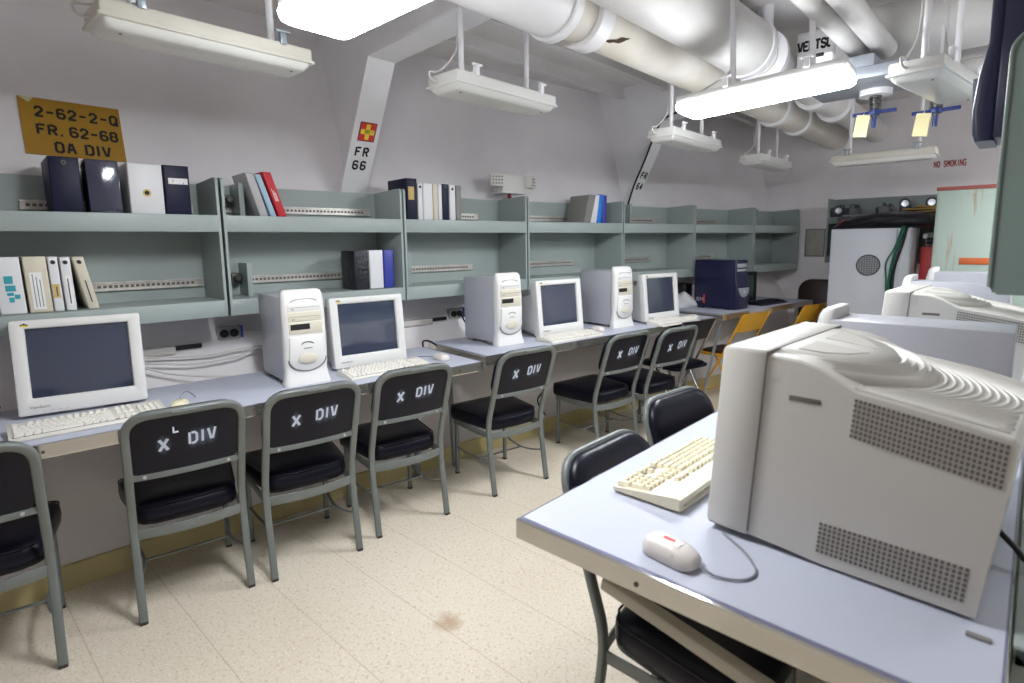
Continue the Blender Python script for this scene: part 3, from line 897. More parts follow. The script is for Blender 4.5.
# unit 3, upper row
t = binder(3, .050, .119, UPP, .228, 'binder_navy', 'tall navy file holder with cream label behind the divider', depth=.22)
b = MB(); b.box(.012, .050, -.0015, 0, .115, .19); b.build('front_label', 'label_tan', t, smooth=0)
binder(3, .124, .154, UPP, .205, 'binder_white', 'slim white spiral-edged binder beside the tall navy file', hole=.9)
binder(3, .160, .222, UPP, .209, 'binder_white', 'broad plain white binder third from the tall navy file')
binder(3, .226, .258, UPP, .207, 'binder_cream', 'slim cream binder between two white binders')
binder(3, .262, .287, UPP, .206, 'binder_white', 'slimmest white binder directly before the black binder')
binder(3, .290, .334, UPP, .209, 'binder_navy', 'black-blue binder between white binders on the shelf top', hole=.93)
binder(3, .340, .382, UPP, .207, 'binder_white', 'white binder with a finger hole beside the grey end binder', hole=.88)
binder(3, .387, .424, UPP, .206, 'book_slate', 'dark grey binder closing the row below the emergency light')
# unit 4, upper row
binder(4, .560, .628, UPP, .200, 'book_slate', 'grey slanting board-covered binder leaning at a pair of white ones', lean=.055, d0=.03, depth=.2)
binder(4, .630, .668, UPP, .203, 'binder_white', 'white binder leaning between the grey and second white binder', lean=.045)
binder(4, .670, .704, UPP, .203, 'binder_white', 'white binder leaning against the bright blue binder', lean=.038)
binder(4, .708, .758, UPP, .208, 'binder_sky', 'bright sky-blue binder on the shelf top', lean=.022)
binder(4, .770, .812, UPP, .204, 'binder_blue', 'dark blue binder beside the bright sky-blue one', lean=.008)

# ------------------------------------------------------------------ tables
def table(name, label, pts, ztop, th=.05, legs=(), front_band=True):
    """pts: plan corners front-start, front-end, back-end, back-start"""
    o = V((pts[0][0], pts[0][1], 0))
    t = thing(name, label, 'table', o)
    P = [V((p[0], p[1])) - V((o.x, o.y)) for p in pts]
    c = sum(P, V((0, 0))) / 4
    def ins(d): return [p + (c - p).normalized() * d * 1.4 for p in P]
    b = MB(); b.loft([[V((p.x, p.y, z)) for p in q] for z, q in ((ztop - th, ins(.004)), (ztop - th + .004, P), (ztop - .0025, P), (ztop - .0004, ins(.0016)))])
    b.build('edge_band', 'polished_band', t, smooth=0)
    b = MB(); b.loft([[V((p.x, p.y, z)) for p in ins(.006)] for z in (ztop - .003, ztop)])
    b.build('edge_strip', 'laminate_edge', t, smooth=0)
    b = MB(); b.loft([[V((p.x, p.y, z)) for p in ins(.013)] for z in (ztop - .003, ztop + .0008)])
    b.build('tabletop', 'laminate', t, smooth=0)
    for a, c_, r in legs:
        b = MB(); b.tube([V(a) - o, V(c_) - o], rrect(r, r * .8, .004, 2), up=(0, 1, 0)); b.build('leg', 'steel_grey', t)
    # screws along the front band
    d = (P[1] - P[0]); n = V((d.y, -d.x)).normalized(); L = d.length; k = .12
    while k < L and front_band:
        p = P[0] + d.normalized() * k; 
        b = MB(); b.cyl((p.x - n.x * .002, p.y - n.y * .002, ztop - th * .55), (p.x + n.x * .0016, p.y + n.y * .0016, ztop - th * .55), .005, n=10); b.build('band_screw', 'valve_metal', t)
        k += .42
    return t
TK = .96            # hull-side tables: scale of the plan about the camera's foot
def tk(q): return [(x * TK, y * TK) for x, y in q]
def tz(z): return 1.41 + (z - 1.41) * TK
Z1, Z2, Z3 = tz(.75), tz(.77), tz(.787)
T1 = tk([(-2.492, -.30), (-2.243, 2.165), (-2.875, 2.235), (-3.11, -.235)])
T2 = tk([(-2.262, 2.200), (-1.945, 4.600), (-2.56, 4.685), (-2.885, 2.285)])
T3 = tk([(-1.905, 4.640), (-1.665, 6.32), (-2.25, 6.40), (-2.49, 4.72)])
def L_(x0, y0, z0, x1, y1, z1, r=.03): return ((x0 * TK, y0 * TK, tz(z0)), (x1 * TK, y1 * TK, z1), r)
table('work_table', 'long light grey worktable along the hull, holding the two beige monitors nearest', T1, Z1,
      legs=(L_(-2.62, -.22, .70, -2.62, -.22, 0), L_(-2.80, 2.10, .70, -2.80, 2.10, 0), L_(-2.95, -.20, .70, -2.90, -.20, 0)))
table('work_table', 'light grey worktable in the middle of the hull row, holding the third and fourth monitors', T2, Z2,
      legs=(L_(-2.78, 2.36, .72, -2.74, 2.36, 0), L_(-2.05, 4.54, .72, -2.25, 4.56, 0, .022), L_(-2.46, 4.58, .72, -2.26, 4.55, 0, .022)))
table('work_table', 'far grey worktable under the navy computer and corner shelves', T3, Z3,
      legs=(L_(-1.95, 4.72, .735, -2.12, 4.74, 0, .022), L_(-2.38, 4.78, .735, -2.10, 4.73, 0, .022), L_(-1.78, 6.2, .735, -1.78, 6.2, 0, .03), L_(-2.18, 6.3, .735, -2.18, 6.3, 0, .03)))
LR = L_
TR = [(.02, .94), (-.872, .94), (-.872, 3.10), (.02, 3.10)]
tr = table('work_table', 'large light grey worktable nearest the camera under the big beige monitor', tk(TR), Z1,
      legs=(LR(-.06, 1.02, .70, -.06, 1.02, 0), LR(-.06, 3.0, .70, -.06, 3.0, 0), LR(-.78, 3.0, .70, -.78, 3.0, 0)))
TO = V((.02 * TK, .94 * TK, 0))
b = MB(); b.tube([V((-.62, .945, .693)) - TO, V((-.06, .945, .590)) - TO], rrect(.030, .027, .004, 2), up=(0, 0, 1))
tag(b.build('diagonal_leg', 'leg_cream', tr), 'cream diagonal folding leg')
b = MB(); b.box(-.055, -.022, 1.13 - .94, 1.143 - .94, Z1, Z1 + .005, .002); b.build('edge_clip', 'pc_line', tr)
table('work_table', 'second light grey worktable beyond the first one, under the far computers', tk([(.02, 3.12), (-.872, 3.12), (-.872, 5.2), (.02, 5.2)]), Z1,
      legs=(LR(-.06, 3.2, .70, -.06, 3.2, 0), LR(-.78, 3.2, .70, -.78, 3.2, 0), LR(-.06, 5.1, .70, -.06, 5.1, 0), LR(-.78, 5.1, .70, -.78, 5.1, 0)))

# ------------------------------------------------------------------ ship's chairs
def make_chair():
    t = thing('side_chair', 'chair', 'chair')
    W = .189
    SQ = rrect(.029, .021, .006, 2)
    for s in (-1, 1):
        b = MB(); b.tube(smooth_path([(s * W, 0, .006), (s * W, .020, .13), (s * W, .042, .27), (s * W, .050, .36)], 4), SQ, up=(0, 1, 0))
        l = b.build('leg', 'chair_grey', t, smooth=50)
        b = MB(); b.box(s * W - .013, s * W + .013, -.012, .013, 0, .012, .003); b.build('glide', 'chair_foot', l)
    for s in (-1, 1):
        b = MB(); b.tube([(s * .182, .408, .006), (s * .182, .404, .36)], rrect(.022, .020, .005, 2), up=(0, 1, 0))
        l = b.build('leg', 'chair_grey', t, smooth=50)
        b = MB(); b.box(s * .182 - .012, s * .182 + .012, .396, .420, 0, .012, .003); b.build('glide', 'chair_foot', l)
    pts = [(-W, .050, .355), (-W, .046, .42), (-W, -.025, .64), (-W - .002, -.088, .822), (W + .002, -.088, .822), (W, -.025, .64), (W, .046, .42), (W, .050, .355)]
    path = round_path(pts, [0, .05, .1, .085, .085, .1, .05, 0], 7)
    # bow the top rail rearward
    path = [V((p.x, p.y - .018 * max(0, 1 - (p.x / W) ** 2), p.z)) for p in path]
    b = MB(); b.tube(path, SQ, up=(0, -1, 0)); b.build('back_frame', 'chair_grey', t, smooth=50)
    def back_y(z): return .046 - (z - .42) * (.134 / .402)
    # rear rail
    b = MB()
    rp = [V((x, back_y(.572) - .018 * (1 - (x / W) ** 2), .572)) for x in [W * k / 6 for k in range(-6, 7)]]
    b.tube(rp, rrect(.006, .024, .002, 2), up=(0, 0, 1)); r = b.build('lower_rail', 'chair_grey', t, smooth=50)
    for s in (-1, 1):
        b = MB(); y = back_y(.572) - .018 * (1 - (.14 / W) ** 2); b.cyl((s * .14, y - .006, .572), (s * .14, y, .572), .006, n=10); b.build('screw', 'silver', r)
    # backrest: flat black rear panel and padded front
    def rr(z0, z1, w, rad, n=6): 
        return [(p, q + (z0 + z1) / 2) for p, q in rrect(w, z1 - z0, rad, n)]
    def lay(poly, dy, bow=.018): return [V((p, back_y(q) - bow * max(0, 1 - (p / W) ** 2) + dy, q)) for p, q in poly]
    b = MB(); 
    b.loft([lay(rr(.565, .818, .374, .075), .002), lay(rr(.565, .818, .376, .075), .010), lay(rr(.562, .829, .398, .085), .0125), lay(rr(.560, .835, .404, .09), .026), lay(rr(.565, .829, .392, .085), .040), lay(rr(.585, .80, .34, .07), .047)])
    b.build('backrest', 'vinyl', t, smooth=60)
    b = MB(); b.tube([V((x, -.088 - .018 * (1 - (x / W) ** 2) - .012, .824)) for x in (-.045, -.02, 0, .02, .045)], rrect(.012, .006, .0025, 2), up=(0, 0, 1)); b.build('grip_plate', 'chair_grey', t)
    # stencilled letters on the rear
    def on_back(b):
        for v in b.bm.verts:
            v.co.z += .676 + .05 * v.co.x
            v.co.y += back_y(v.co.z) - .018 * (1 - (v.co.x / W) ** 2) + .0010
    b = MB(); stencil(b, 'X', (-.088, 0, 0), (1, 0, 0), (0, 0, 1), .042, t=.25); on_back(b)
    tag(b.build('stencil_letter', 'stencil_white', t, smooth=0), 'white stencilled letter X')
    b = MB(); stencil(b, 'DIV', (.008, 0, .004), (1, 0, 0), (0, 0, 1), .044, t=.21, gap=.34, asp=.9); on_back(b)
    tag(b.build('stencil_lettering', 'stencil_white', t, smooth=0), 'white stencilled letters DIV')
    b = MB()
    pts = []
    for j in range(25):
        z = .5665 + .250 * j / 24; dz = max(0, .0735 - min(z - .5655, .8175 - z))
        hw = .186 - .074 + math.sqrt(max(0, .074 ** 2 - dz ** 2))
        pts.append([V((-hw + 2 * hw * i / 20, 0, z)) for i in range(21)])
    for row in pts:
        for p in row: p.y = back_y(p.z) - .018 * (1 - (p.x / W) ** 2) + .0012
    b.loft(pts, False, False, closed=False)
    tag(b.build('overspray', 'overspray', t, smooth=60), 'hazy white overspray around the letters')
    # seat
    def seat_ring(z, g):
        out = []
        front = .445 + g; back = .055 - g; wf = .222 + g; wb = .172 + g
        q = [(-wb, back), (wb, back), (wf, front), (-wf, front)]
        c = round_path([(-wb * .0, back, z), (wb, back, z), (wf, front, z), (-wf, front, z), (-wb, back, z), (0, back, z)], .05, 6)
        return [V((p.x, p.y - (.015 * (1 - (p.x / wb) ** 2) if p.y < .06 and abs(p.x) < wb else 0), p.z)) for p in c[:-1]]
    b = MB(); b.loft([seat_ring(.352, -.016), seat_ring(.358, -.004), seat_ring(.385, .0), seat_ring(.418, -.002), seat_ring(.434, -.012), seat_ring(.444, -.04), seat_ring(.448, -.10)])
    b.build('seat', 'vinyl', t, smooth=70)
    b = MB(); c = seat_ring(.430, -.004); b.tube(c, .0035, closed=True); b.build('piping', 'vinyl', t, smooth=60)
    # seat frame
    b = MB()
    ap = [V((x, .046 - .030 * (1 - (x / W) ** 2), .335)) for x in [W * k / 6 for k in range(-6, 7)]]
    b.tube(ap, rrect(.006, .040, .002, 2), up=(0, 0, 1))
    for s in (-1, 1): b.tube([(s * W, .05, .337), (s * .190, .42, .337)], rrect(.006, .036, .002, 2), up=(0, 0, 1))
    b.tube([(-.19, .416, .337), (.19, .416, .337)], rrect(.006, .036, .002, 2), up=(0, 0, 1))
    b.build('seat_frame', 'chair_grey', t, smooth=50)
    for s in (-1, 1):
        b = MB(); b.tube(smooth_path([(s * W, .028, .175), (s * (W - .022), .12, .158), (s * (W - .030), .22, .152), (s * (W - .020), .32, .158), (s * .182, .406, .175)], 5), rrect(.012, .008, .003, 2))
        b.build('stretcher', 'chair_grey', t, smooth=50)
    b = MB(); b.tube([(-W + .028, .20, .153), (W - .028, .20, .153)], rrect(.012, .008, .003, 2)); b.build('stretcher', 'chair_grey', t, smooth=50)
    return t
chair = make_chair()
def set_chair(ax, ay, bx, by, label, first=[True]):
    c = chair if first[0] else copy_tree(chair)
    first[0] = False
    r = V((bx - ax, by - ay)); m = V(((ax + bx) / 2, (ay + by) / 2)); f = V((-r.y, r.x)).normalized()
    return place(c, m.x, m.y, 0, facing(f.x, f.y), label)
set_chair(-2.378, -.145, -2.317, .228, 'grey steel chair nearest the camera at the hull table, mostly out of view')
set_chair(-2.363, .479, -2.300, .848, 'grey steel chair with black seat in front of the nearest keyboard and cream mouse')
set_chair(-2.265, .935, -2.206, 1.305, 'grey steel chair with black seat before the nearest white tower')
set_chair(-2.236, 1.432, -2.169, 1.806, 'grey steel chair before the second beige monitor, beside the table joint')
set_chair(-2.130, 2.120, -2.064, 2.498, 'grey steel chair standing free before the second white tower')
set_chair(-1.985, 2.950, -1.925, 3.320, 'grey steel chair in front of the third monitor, beside the last X DIV chair')
set_chair(-1.850, 3.360, -1.785, 3.730, 'last X DIV grey steel chair, next to the dark folding chair')
set_chair(-.800, 1.515, -.800, 1.140, 'grey steel chair tucked under the nearest worktable, its seat visible below')
set_chair(-.880, 2.130, -.915, 1.755, 'grey steel chair beyond the tucked-in one, only its black back showing')

c1 = [o for o in bpy.data.objects if o.get('label', '').endswith('keyboard and cream mouse')][0]
b = MB(); b.box(-.046, -.040, -.0865, -.084, .742, .762, .001); b.box(-.046, -.028, -.0845, -.082, .738, .744, .001)
tag(b.build('paint_fleck', 'stencil_white', c1, smooth=0), 'small white paint fleck above the letters')

# folding chairs
def folding_chair(label, x, y, rz, fm, sm, back_m, seat_pad=True):
    t = thing('folding_chair', label, 'folding chair', (x, y, 0), rz)
    sec = rrect(.022, .014, .005, 2)
    for s in (-1, 1):
        b = MB(); b.tube(round_path([(s * .205, .42, .0), (s * .205, .16, .44), (s * .20, -.02, .80)], .2, 5), sec, up=(0, 1, 0)); b.build('front_leg', fm, t, smooth=50)
        b = MB(); b.tube([(s * .185, -.02, 0), (s * .185, .25, .45)], sec, up=(0, 1, 0)); b.build('rear_leg', fm, t, smooth=50)
    b = MB(); b.tube([(-.185, .02, .07), (.185, .02, .07)], .007); b.build('crossbar', fm, t)
    b = MB(); b.tube([(-.205, .37, .085), (.205, .37, .085)], .007); b.build('crossbar', fm, t)
    rings = []
    for q, z in (((.004), .60), (.02, .615), (.02, .79), (.004, .81)):
        rings.append(None)
    b = MB()
    def bk(w, z, dy): return [V((p * w, .075 - (z - .60) * .47 - .02 * (1 - p * p) + dy, z)) for p in [k / 5 - 1 for k in range(11)]]
    f = [bk(.195, .645, 0), bk(.205, .665, 0), bk(.205, .785, 0), bk(.19, .81, 0)]; g = [bk(.195, .645, .014), bk(.205, .665, .014), bk(.205, .785, .014), bk(.19, .81, .014)]
    b.loft([a + c[::-1] for a, c in zip(f, g)]); b.build('backrest', back_m, t, smooth=50)
    b = MB(); b.loft([[V((p, q + .215, z)) for p, q in rrect(w, d, .06, 5)] for z, w, d in ((.425, .38, .38), (.432, .40, .40), (.445, .40, .40), (.45, .385, .385))]); s_ = b.build('seat_pan', fm if fm != 'chrome' else sm, t, smooth=50)
    if seat_pad:
        b = MB(); b.loft([[V((p, q + .215, z)) for p, q in rrect(w, d, .06, 5)] for z, w, d in ((.449, .36, .36), (.460, .365, .365), (.467, .34, .34))]); b.build('seat_pad', sm, t, smooth=60)
    return t
folding_chair('dark folding chair with shiny thin legs under the end of the middle table', -1.86, 4.06, facing(-.97, .2), 'chrome', 'vinyl', 'vinyl')
folding_chair('yellow folding chair with dark seat pad nearest the navy computer keyboard', -1.70, 4.80, facing(-.985, .17), 'chair_yellow', 'seat_brown', 'chair_yellow')
folding_chair('yellow folding chair farther along, closest to the grey cabinet', -1.50, 5.72, facing(-.985, .17), 'chair_yellow', 'seat_brown', 'chair_yellow')
t = thing('padded_chair', 'maroon round-backed chair by the bulkhead behind the far table end', 'chair', (-1.64, 6.54, 0), 0)
b = MB(); b.loft([[V((p, dy, q + .70)) for p, q in rrect(w, h, .13, 6)] for dy, w, h in ((0, .42, .56), (-.012, .44, .58), (-.045, .44, .58), (-.06, .40, .54))]); b.build('backrest', 'maroon', t, smooth=50)
b = MB(); b.box(-.21, .21, -.50 + .02, -.06, .40, .46, .02); b.xf(Matrix.Translation((.0, .02, 0))); b.build('seat', 'maroon', t)
for sx_ in (-1, 1):
    for yy in (-.42, -.03):
        b = MB(); b.cyl((sx_ * .18, yy, 0), (sx_ * .18, yy, .41), .011, n=10); b.build('leg', 'chair_foot', t)

# ------------------------------------------------------------------ computers
def make_tower(label, dep=.36):
    t = thing('computer_tower', label, 'computer')
    b = MB(); b.box(-.096, .096, -dep, -.035, .018, .420, .006); b.build('case', 'pc_grey', t)
    b = MB()
    for s in (-1, 1):
        for y in (-dep + .05, -.10): b.box(s * .07 - .02, s * .07 + .02, y - .03, y + .03, 0, .02, .004)
    b.build('foot', 'pc_line', t)
    # bezel: sections up the height, half width w, front y f
    b = MB(); rings = []
    for z, w, f, r in ((0, .110, .016, .02), (.012, .111, .016, .022), (.040, .104, .010, .022), (.070, .100, .004, .022), (.13, .103, .010, .026), (.22, .103, .012, .026), (.32, .102, .008, .024), (.395, .100, .002, .022), (.430, .097, -.004, .02), (.445, .092, -.012, .018), (.452, .080, -.022, .015)):
        d = .05 + f
        rings.append([V((p, q + f - d / 2, z)) for p, q in rrect(2 * w, d, min(r, d * .45), 4)])
    b.loft(rings); bz = b.build('front_bezel', 'pc_white', t, smooth=60)
    # raised centre panel with rounded chin
    def fy(z): 
        tab = [(0, .016), (.07, .004), (.13, .010), (.22, .012), (.32, .008), (.395, 0), (.42, -.006)]
        for (a, fa), (c, fc) in zip(tab, tab[1:]):
            if z <= c: return fa + (fc - fa) * (z - a) / (c - a)
        return -.006
    chin = []
    for k in range(13):
        a = PI + PI * k / 12; chin.append((.086 * math.cos(a), .128 + .060 * math.sin(a)))
    poly = [(.080, .235), (-.080, .235)] + chin
    b = MB(); b.loft([[V((p * s, fy(q) + d, (q - .15) * s + .15)) for p, q in poly] for d, s in ((-.004, 1), (.005, 1), (.008, .96))]); b.build('lower_panel', 'pc_white', t, smooth=50)
    b = MB(); b.tube([V((p * 1.03, fy(q) + .003, q * 1.0 - .002)) for p, q in chin], .0028); b.build('chin_groove', 'pc_line', t)
    b = MB(); b.loft([[V((p * s, .012 + d + .004, q * s + .128)) for p, q in [(.046 * math.cos(2 * PI * k / 24), .024 * math.sin(2 * PI * k / 24)) for k in range(24)]] for d, s in ((-.002, 1.0), (.006, 1.0), (.009, .8))]); b.build('power_button', 'pc_ivory', t, smooth=50)
    b = MB(); b.tube([V((.028 * math.cos(a), .021, .196 + .012 * math.sin(a))) for a in [PI * k / 8 for k in range(9)]], .002); b.box(-.022, .018, .019, .0215, .176, .179); b.build('badge_line', 'pc_line', t)
    for k, (z0, z1, m) in enumerate(((.352, .388, 'pc_white'), (.305, .349, 'pc_ivory'), (.246, .302, 'pc_ivory'))):
        b = MB(); b.box(-.078, .078, fy((z0 + z1) / 2) - .012, fy((z0 + z1) / 2) + .0045, z0, z1, .0025); db = b.build('drive_cover', m, t)
        y = fy((z0 + z1) / 2) + .0045
        b = MB()
        if k == 2:
            b.box(-.018, .072, y - .001, y + .0006, .266, .293); tag(b.build('open_drive_slot', 'slot_black', db, smooth=0), 'black open drive slot')
        else:
            b.box(-.07, .07, y - .001, y + .0006, (z0 + z1) / 2 - .001, (z0 + z1) / 2 + .0008); b.box(.05, .062, y - .001, y + .0008, z0 + .008, z0 + .012); b.build('tray_line', 'pc_line', db, smooth=0)
    b = MB(); b.tube([V((.060 * math.cos(a) , .004 - .006 * math.sin(a), .398 + .010 * math.sin(a))) for a in [PI * k / 8 for k in range(9)]], .0022); b.build('grip_line', 'pc_line', t)
    return t

def grid_patch(mb, x0, x1, z0, z1, f, n=8):
    pts = [[V((x0 + (x1 - x0) * i / n, f(2 * i / n - 1, 2 * j / n - 1), z0 + (z1 - z0) * j / n)) for i in range(n + 1)] for j in range(n + 1)]
    mb.loft(pts, False, False, closed=False)

def make_crt(label):
    """17 inch beige monitor; origin on the table under the front of its bezel; front faces +y"""
    t = thing('crt_monitor', label, 'monitor')
    TL = Matrix.Translation((0, 0, .012)) @ Matrix.Rotation(math.radians(6), 4, 'X')
    W, H = .422, .372
    OW, OH, oz = .336, .278, .201      # opening
    b = MB()
    def ring(w, h, zc, r, y): return [V((p, y, q + zc)) for p, q in rrect(w, h, r, 4)]
    zc = H / 2
    b.loft([ring(W - .012, H - .012, zc, .006, -.062), ring(W - .004, H - .004, zc, .007, -.055), ring(W, H, zc, .008, -.008), ring(W - .004, H - .004, zc, .008, -.002), ring(W - .012, H - .012, zc, .007, 0),
            ring(OW + .014, OH + .014, oz, .006, 0), ring(OW, OH, oz, .005, -.004), ring(OW - .006, OH - .006, oz, .004, -.016)], True, False)
    b.xf(TL); bz = b.build('bezel', 'pc_white', t, smooth=40)
    b = MB(); b.box(-OW / 2 - .002, OW / 2 + .002, -.03, -.020, oz - OH / 2 - .002, oz + OH / 2 + .002); b.xf(TL); b.build('screen_mask', 'bezel_black', t, smooth=0)
    b = MB(); grid_patch(b, -OW / 2 + .002, OW / 2 - .002, oz - OH / 2 + .002, oz + OH / 2 - .002, lambda u, v: -.0165 + .010 * (1 - .5 * u * u - .5 * v * v) - .003); b.xf(TL); b.build('screen', 'screen_glass', t, smooth=80)
    b = MB()
    b.loft([ring(W - .014, H - .014, zc, .02, -.060), ring(W - .03, H - .085, zc - .035, .03, -.10), ring(W - .07, H - .10, zc - .04, .04, -.18), ring(.27, .24, zc - .04, .03, -.27), ring(.25, .225, zc - .042, .03, -.345)])
    b.xf(TL); rh = b.build('rear_housing', 'pc_white', t, smooth=40)
    b = MB()
    for k in range(9): b.box(-.10, .10, -.16 + k * .006, -.157 + k * .006, .27, .2985)
    b.xf(TL); b.build('vent', 'pc_line', rh, smooth=0)
    b = MB(); b.lathe([(.0, 0), (.13, 0), (.135, .006), (.12, .014), (.08, .02), (0, .02)], (0, -.16, 0), n=24); b.build('swivel_base', 'pc_white', t)
    b = MB()
    for k in range(4): b.box(.05 + k * .024, .064 + k * .024, -.004, .0015, .010, .018, .002)
    b.box(-.19, -.19 + .002, 0, .001, .02, .03)
    b.xf(TL); b.build('control_button', 'key_body', t)
    # small coloured badge and grey name
    b = MB(); b.box(.152, .176, -.001, .0007, .347, .354); b.xf(TL); bd = b.build('badge', 'flag_yellow', t, smooth=0)
    b = MB(); b.box(.160, .168, -.001, .0012, .354, .360); b.box(.153, .159, -.001, .0012, .351, .3565); b.box(.170, .175, -.001, .0012, .3515, .357); b.xf(TL); b.build('badge_birds', 'navy_case', bd, smooth=0)
    font_mark('name_mark', 'ViewSonic', .015, 'pc_line', t, TL @ axes((.175, .0006, .026), (-1, 0, 0), (0, 0, 1)))
    return t

def key_rows(mb, x_right, x_left, rows, y0, pitch, zf, kh=.0075, kx=.0165):
    pass

def make_keyboard(label, km, bm_, body_d=.160, W=.475, well='pc_line', yo=0.0, kh=.0085, kg=.0013):
    """origin under the middle of the rear edge; user side is +y; user's right is -x"""
    t = thing('keyboard', label, 'keyboard')
    ks = (W - .024) / .4324
    def top(y): return .030 - .115 * y
    b = MB()
    prof = [(0, .002), (0, .028), (.006, .031), (body_d - .012, top(body_d - .012)), (body_d - .003, .010), (body_d, .004), (body_d - .002, 0), (.004, 0)]
    b.loft([[V((x, q * k + o, p)) for q, p in prof] for x, k, o in ((-W / 2, .97, .002), (-W / 2 + .004, 1, 0), (W / 2 - .004, 1, 0), (W / 2, .97, .002))])
    b.build('keyboard_body', bm_, t, smooth=40)
    b = MB(); b.loft([[V((x, y, top(y) + o)) for x, y in ((-W / 2 + .010, .012 + yo), (W / 2 - .010, .012 + yo), (W / 2 - .010, .140 * ks + yo), (-W / 2 + .010, .140 * ks + yo))] for o in (-.004, .0002)]); b.build('key_well', well, t, smooth=0)
    b = MB()
    def key(x0, x1, y0, y1, h=kh):
        g = kg
        za, zb = top(y0) - .001, top(y1) - .001
        q = [(x0 + g, y0 + g), (x1 - g, y0 + g), (x1 - g, y1 - g), (x0 + g, y1 - g)]
        i = .0030
        r = [(x0 + g + i, y0 + g + i * .6), (x1 - g - i, y0 + g + i * .6), (x1 - g - i, y1 - g - i * .8), (x0 + g + i, y1 - g - i * .8)]
        vs = [V((x, y, top(y) - .001)) for x, y in q] + [V((x, y, top(y) + h)) for x, y in r]
        b.add(vs, [(0, 1, 2, 3), (4, 5, 6, 7), (0, 1, 5, 4), (1, 2, 6, 5), (2, 3, 7, 6), (3, 0, 4, 7)])
    X = W / 2 - .012
    p = .0188 * ks
    yk = [q * ks + yo for q in (.016, .044, .0625, .081, .0995, .118)]
    for k in range(13):
        if k != 1: key(X - k * p * 1.16 * .98 - p, X - k * p * 1.16 * .98, yk[0], yk[0] + .017 * ks)
    for r, (off, n) in enumerate(((0, 13), (.5, 12), (.75, 11), (1.2, 10))):
        y = yk[1 + r]
        x = X
        if off: key(x - p * (off + .75), x, y, y + .018 * ks); x -= p * (off + .75)
        for k in range(n): key(x - p, x, y, y + .018 * ks); x -= p
        key(X - p * 15, x, y, y + .018 * ks)
    y = yk[5]; x = X
    for w in (1.5, 1.2, 1.2, 6.2, 1.2, 1.2, 1.0, 1.5): key(x - p * w, x, y, y + .018 * ks); x -= p * w
    nx = X - p * 15.5
    for r in (1, 2):
        for k in range(3): key(nx - (k + 1) * p, nx - k * p, yk[r], yk[r] + .018 * ks)
    for k in range(3): key(nx - (k + 1) * p, nx - k * p, yk[5], yk[5] + .018 * ks); key(nx - (k + 1) * p, nx - k * p, yk[0], yk[0] + .017 * ks)
    key(nx - 2 * p, nx - p, yk[4], yk[4] + .018 * ks)
    nx -= p * 3.5
    for r in range(1, 6):
        for k in range(4):
            if r in (3, 5) and k == 3: continue
            key(nx - (k + 1) * p, nx - k * p, yk[r], yk[r] + (.018 * ks if not (k == 3 and r in (2, 4)) else .0365 * ks))
    b.build('keys', km, t, smooth=0)
    b = MB()
    for k in range(3): b.box(nx - .012 - k * .02, nx - .006 - k * .02, .024, .027, top(.025) - .001, top(.025) + .0006)
    b.build('status_light', 'pc_line', t, smooth=0)
    b = MB(); b.tube(smooth_path([(-.02, .002, .014), (-.03, -.03, .006), (.02, -.06, .004), (.10, -.075, .004)]), .0025); b.build('cord', 'cable_white', t, smooth=60)
    return t

def make_mouse(label, m, tail=((0, -.07, .010), (.01, -.11, .004), (.05, -.15, .003), (.10, -.16, .003))):
    t = thing('computer_mouse', label, 'computer mouse')
    b = MB(); rings = []
    for z, w, d, y in ((0, .054, .104, 0), (.004, .060, .112, 0), (.014, .061, .112, .0), (.024, .054, .100, .004), (.032, .042, .076, .008), (.036, .022, .04, .012)):
        rings.append([V((p, q + y, z)) for p, q in rrect(w, d, w * .42, 5)])
    b.loft(rings); b.build('shell', m, t, smooth=70)
    b = MB(); b.tube([(-.028, -.020, .0225), (-.018, -.021, .0312), (0, -.022, .0345), (.018, -.021, .0312), (.028, -.020, .0225)], .0009); b.build('button_seam', 'pc_line', t, smooth=0)
    b = MB(); b.tube(smooth_path(tail), .0022); b.build('cord', 'cable_grey', t, smooth=60)
    return t

HA = lambda y: V((-(-.036 * y - .03) , 0, 0))
def hull_face(y):
    d = V((.036 * y + .03, 1)).normalized()     # along the hull
    return d, V((d.y, -d.x))                    # facing inboard
def put(o, lx, ly, z, ang, ox=0.0, label=None):
    """left front corner (as one looks at it) at lx,ly; item turned ang from the fore-aft axis; ox = half width"""
    d = V((math.sin(ang), math.cos(ang))); f = V((d.y, -d.x))
    p = V((lx, ly)) * TK + d * ox * TK
    o.scale = (TK, TK, TK)
    return place(o, p.x, p.y, z, facing(f.x, f.y), label)

crt = make_crt('')
put(crt, -2.835, .250, Z1 + .0015, .20, .205, 'beige monitor nearest the camera on the hull table, under the cream binders')
put(copy_tree(crt), -2.640, 1.480, Z1 + .0015, .13, .209, 'beige monitor beside the nearest white tower, below the wide black binder')
put(copy_tree(crt), -2.405, 2.850, Z2 + .0015, .15, .209, 'beige monitor standing between the second and third white towers')
put(copy_tree(crt), -2.185, 3.860, Z2 + .0015, .18, .209, 'beige monitor farthest along the hull, next to the navy computer')
tower = make_tower('')
put(tower, -2.529, 1.156, Z1 + .0015, .12, .108, 'white tower computer nearest the camera, between the first two hull monitors')
put(copy_tree(tower), -2.415, 2.448, Z2 + .0015, .13, .108, 'white tower computer on the middle table, near the table joint')
put(copy_tree(tower), -2.262, 3.525, Z2 + .0015, .16, .108, 'white tower computer between the third and fourth hull monitors')
kb = make_keyboard('', 'keys', 'key_body')
def put_kb(o, x, y, z, ang, label): 
    d = V((math.sin(ang), math.cos(ang))); f = V((d.y, -d.x))
    o.scale = (TK, TK, TK)
    return place(o, x * TK, y * TK, z, facing(f.x, f.y), label)
put_kb(kb, -2.655, .43, Z1 + .0015, .06, 'cream keyboard in front of the nearest hull monitor')
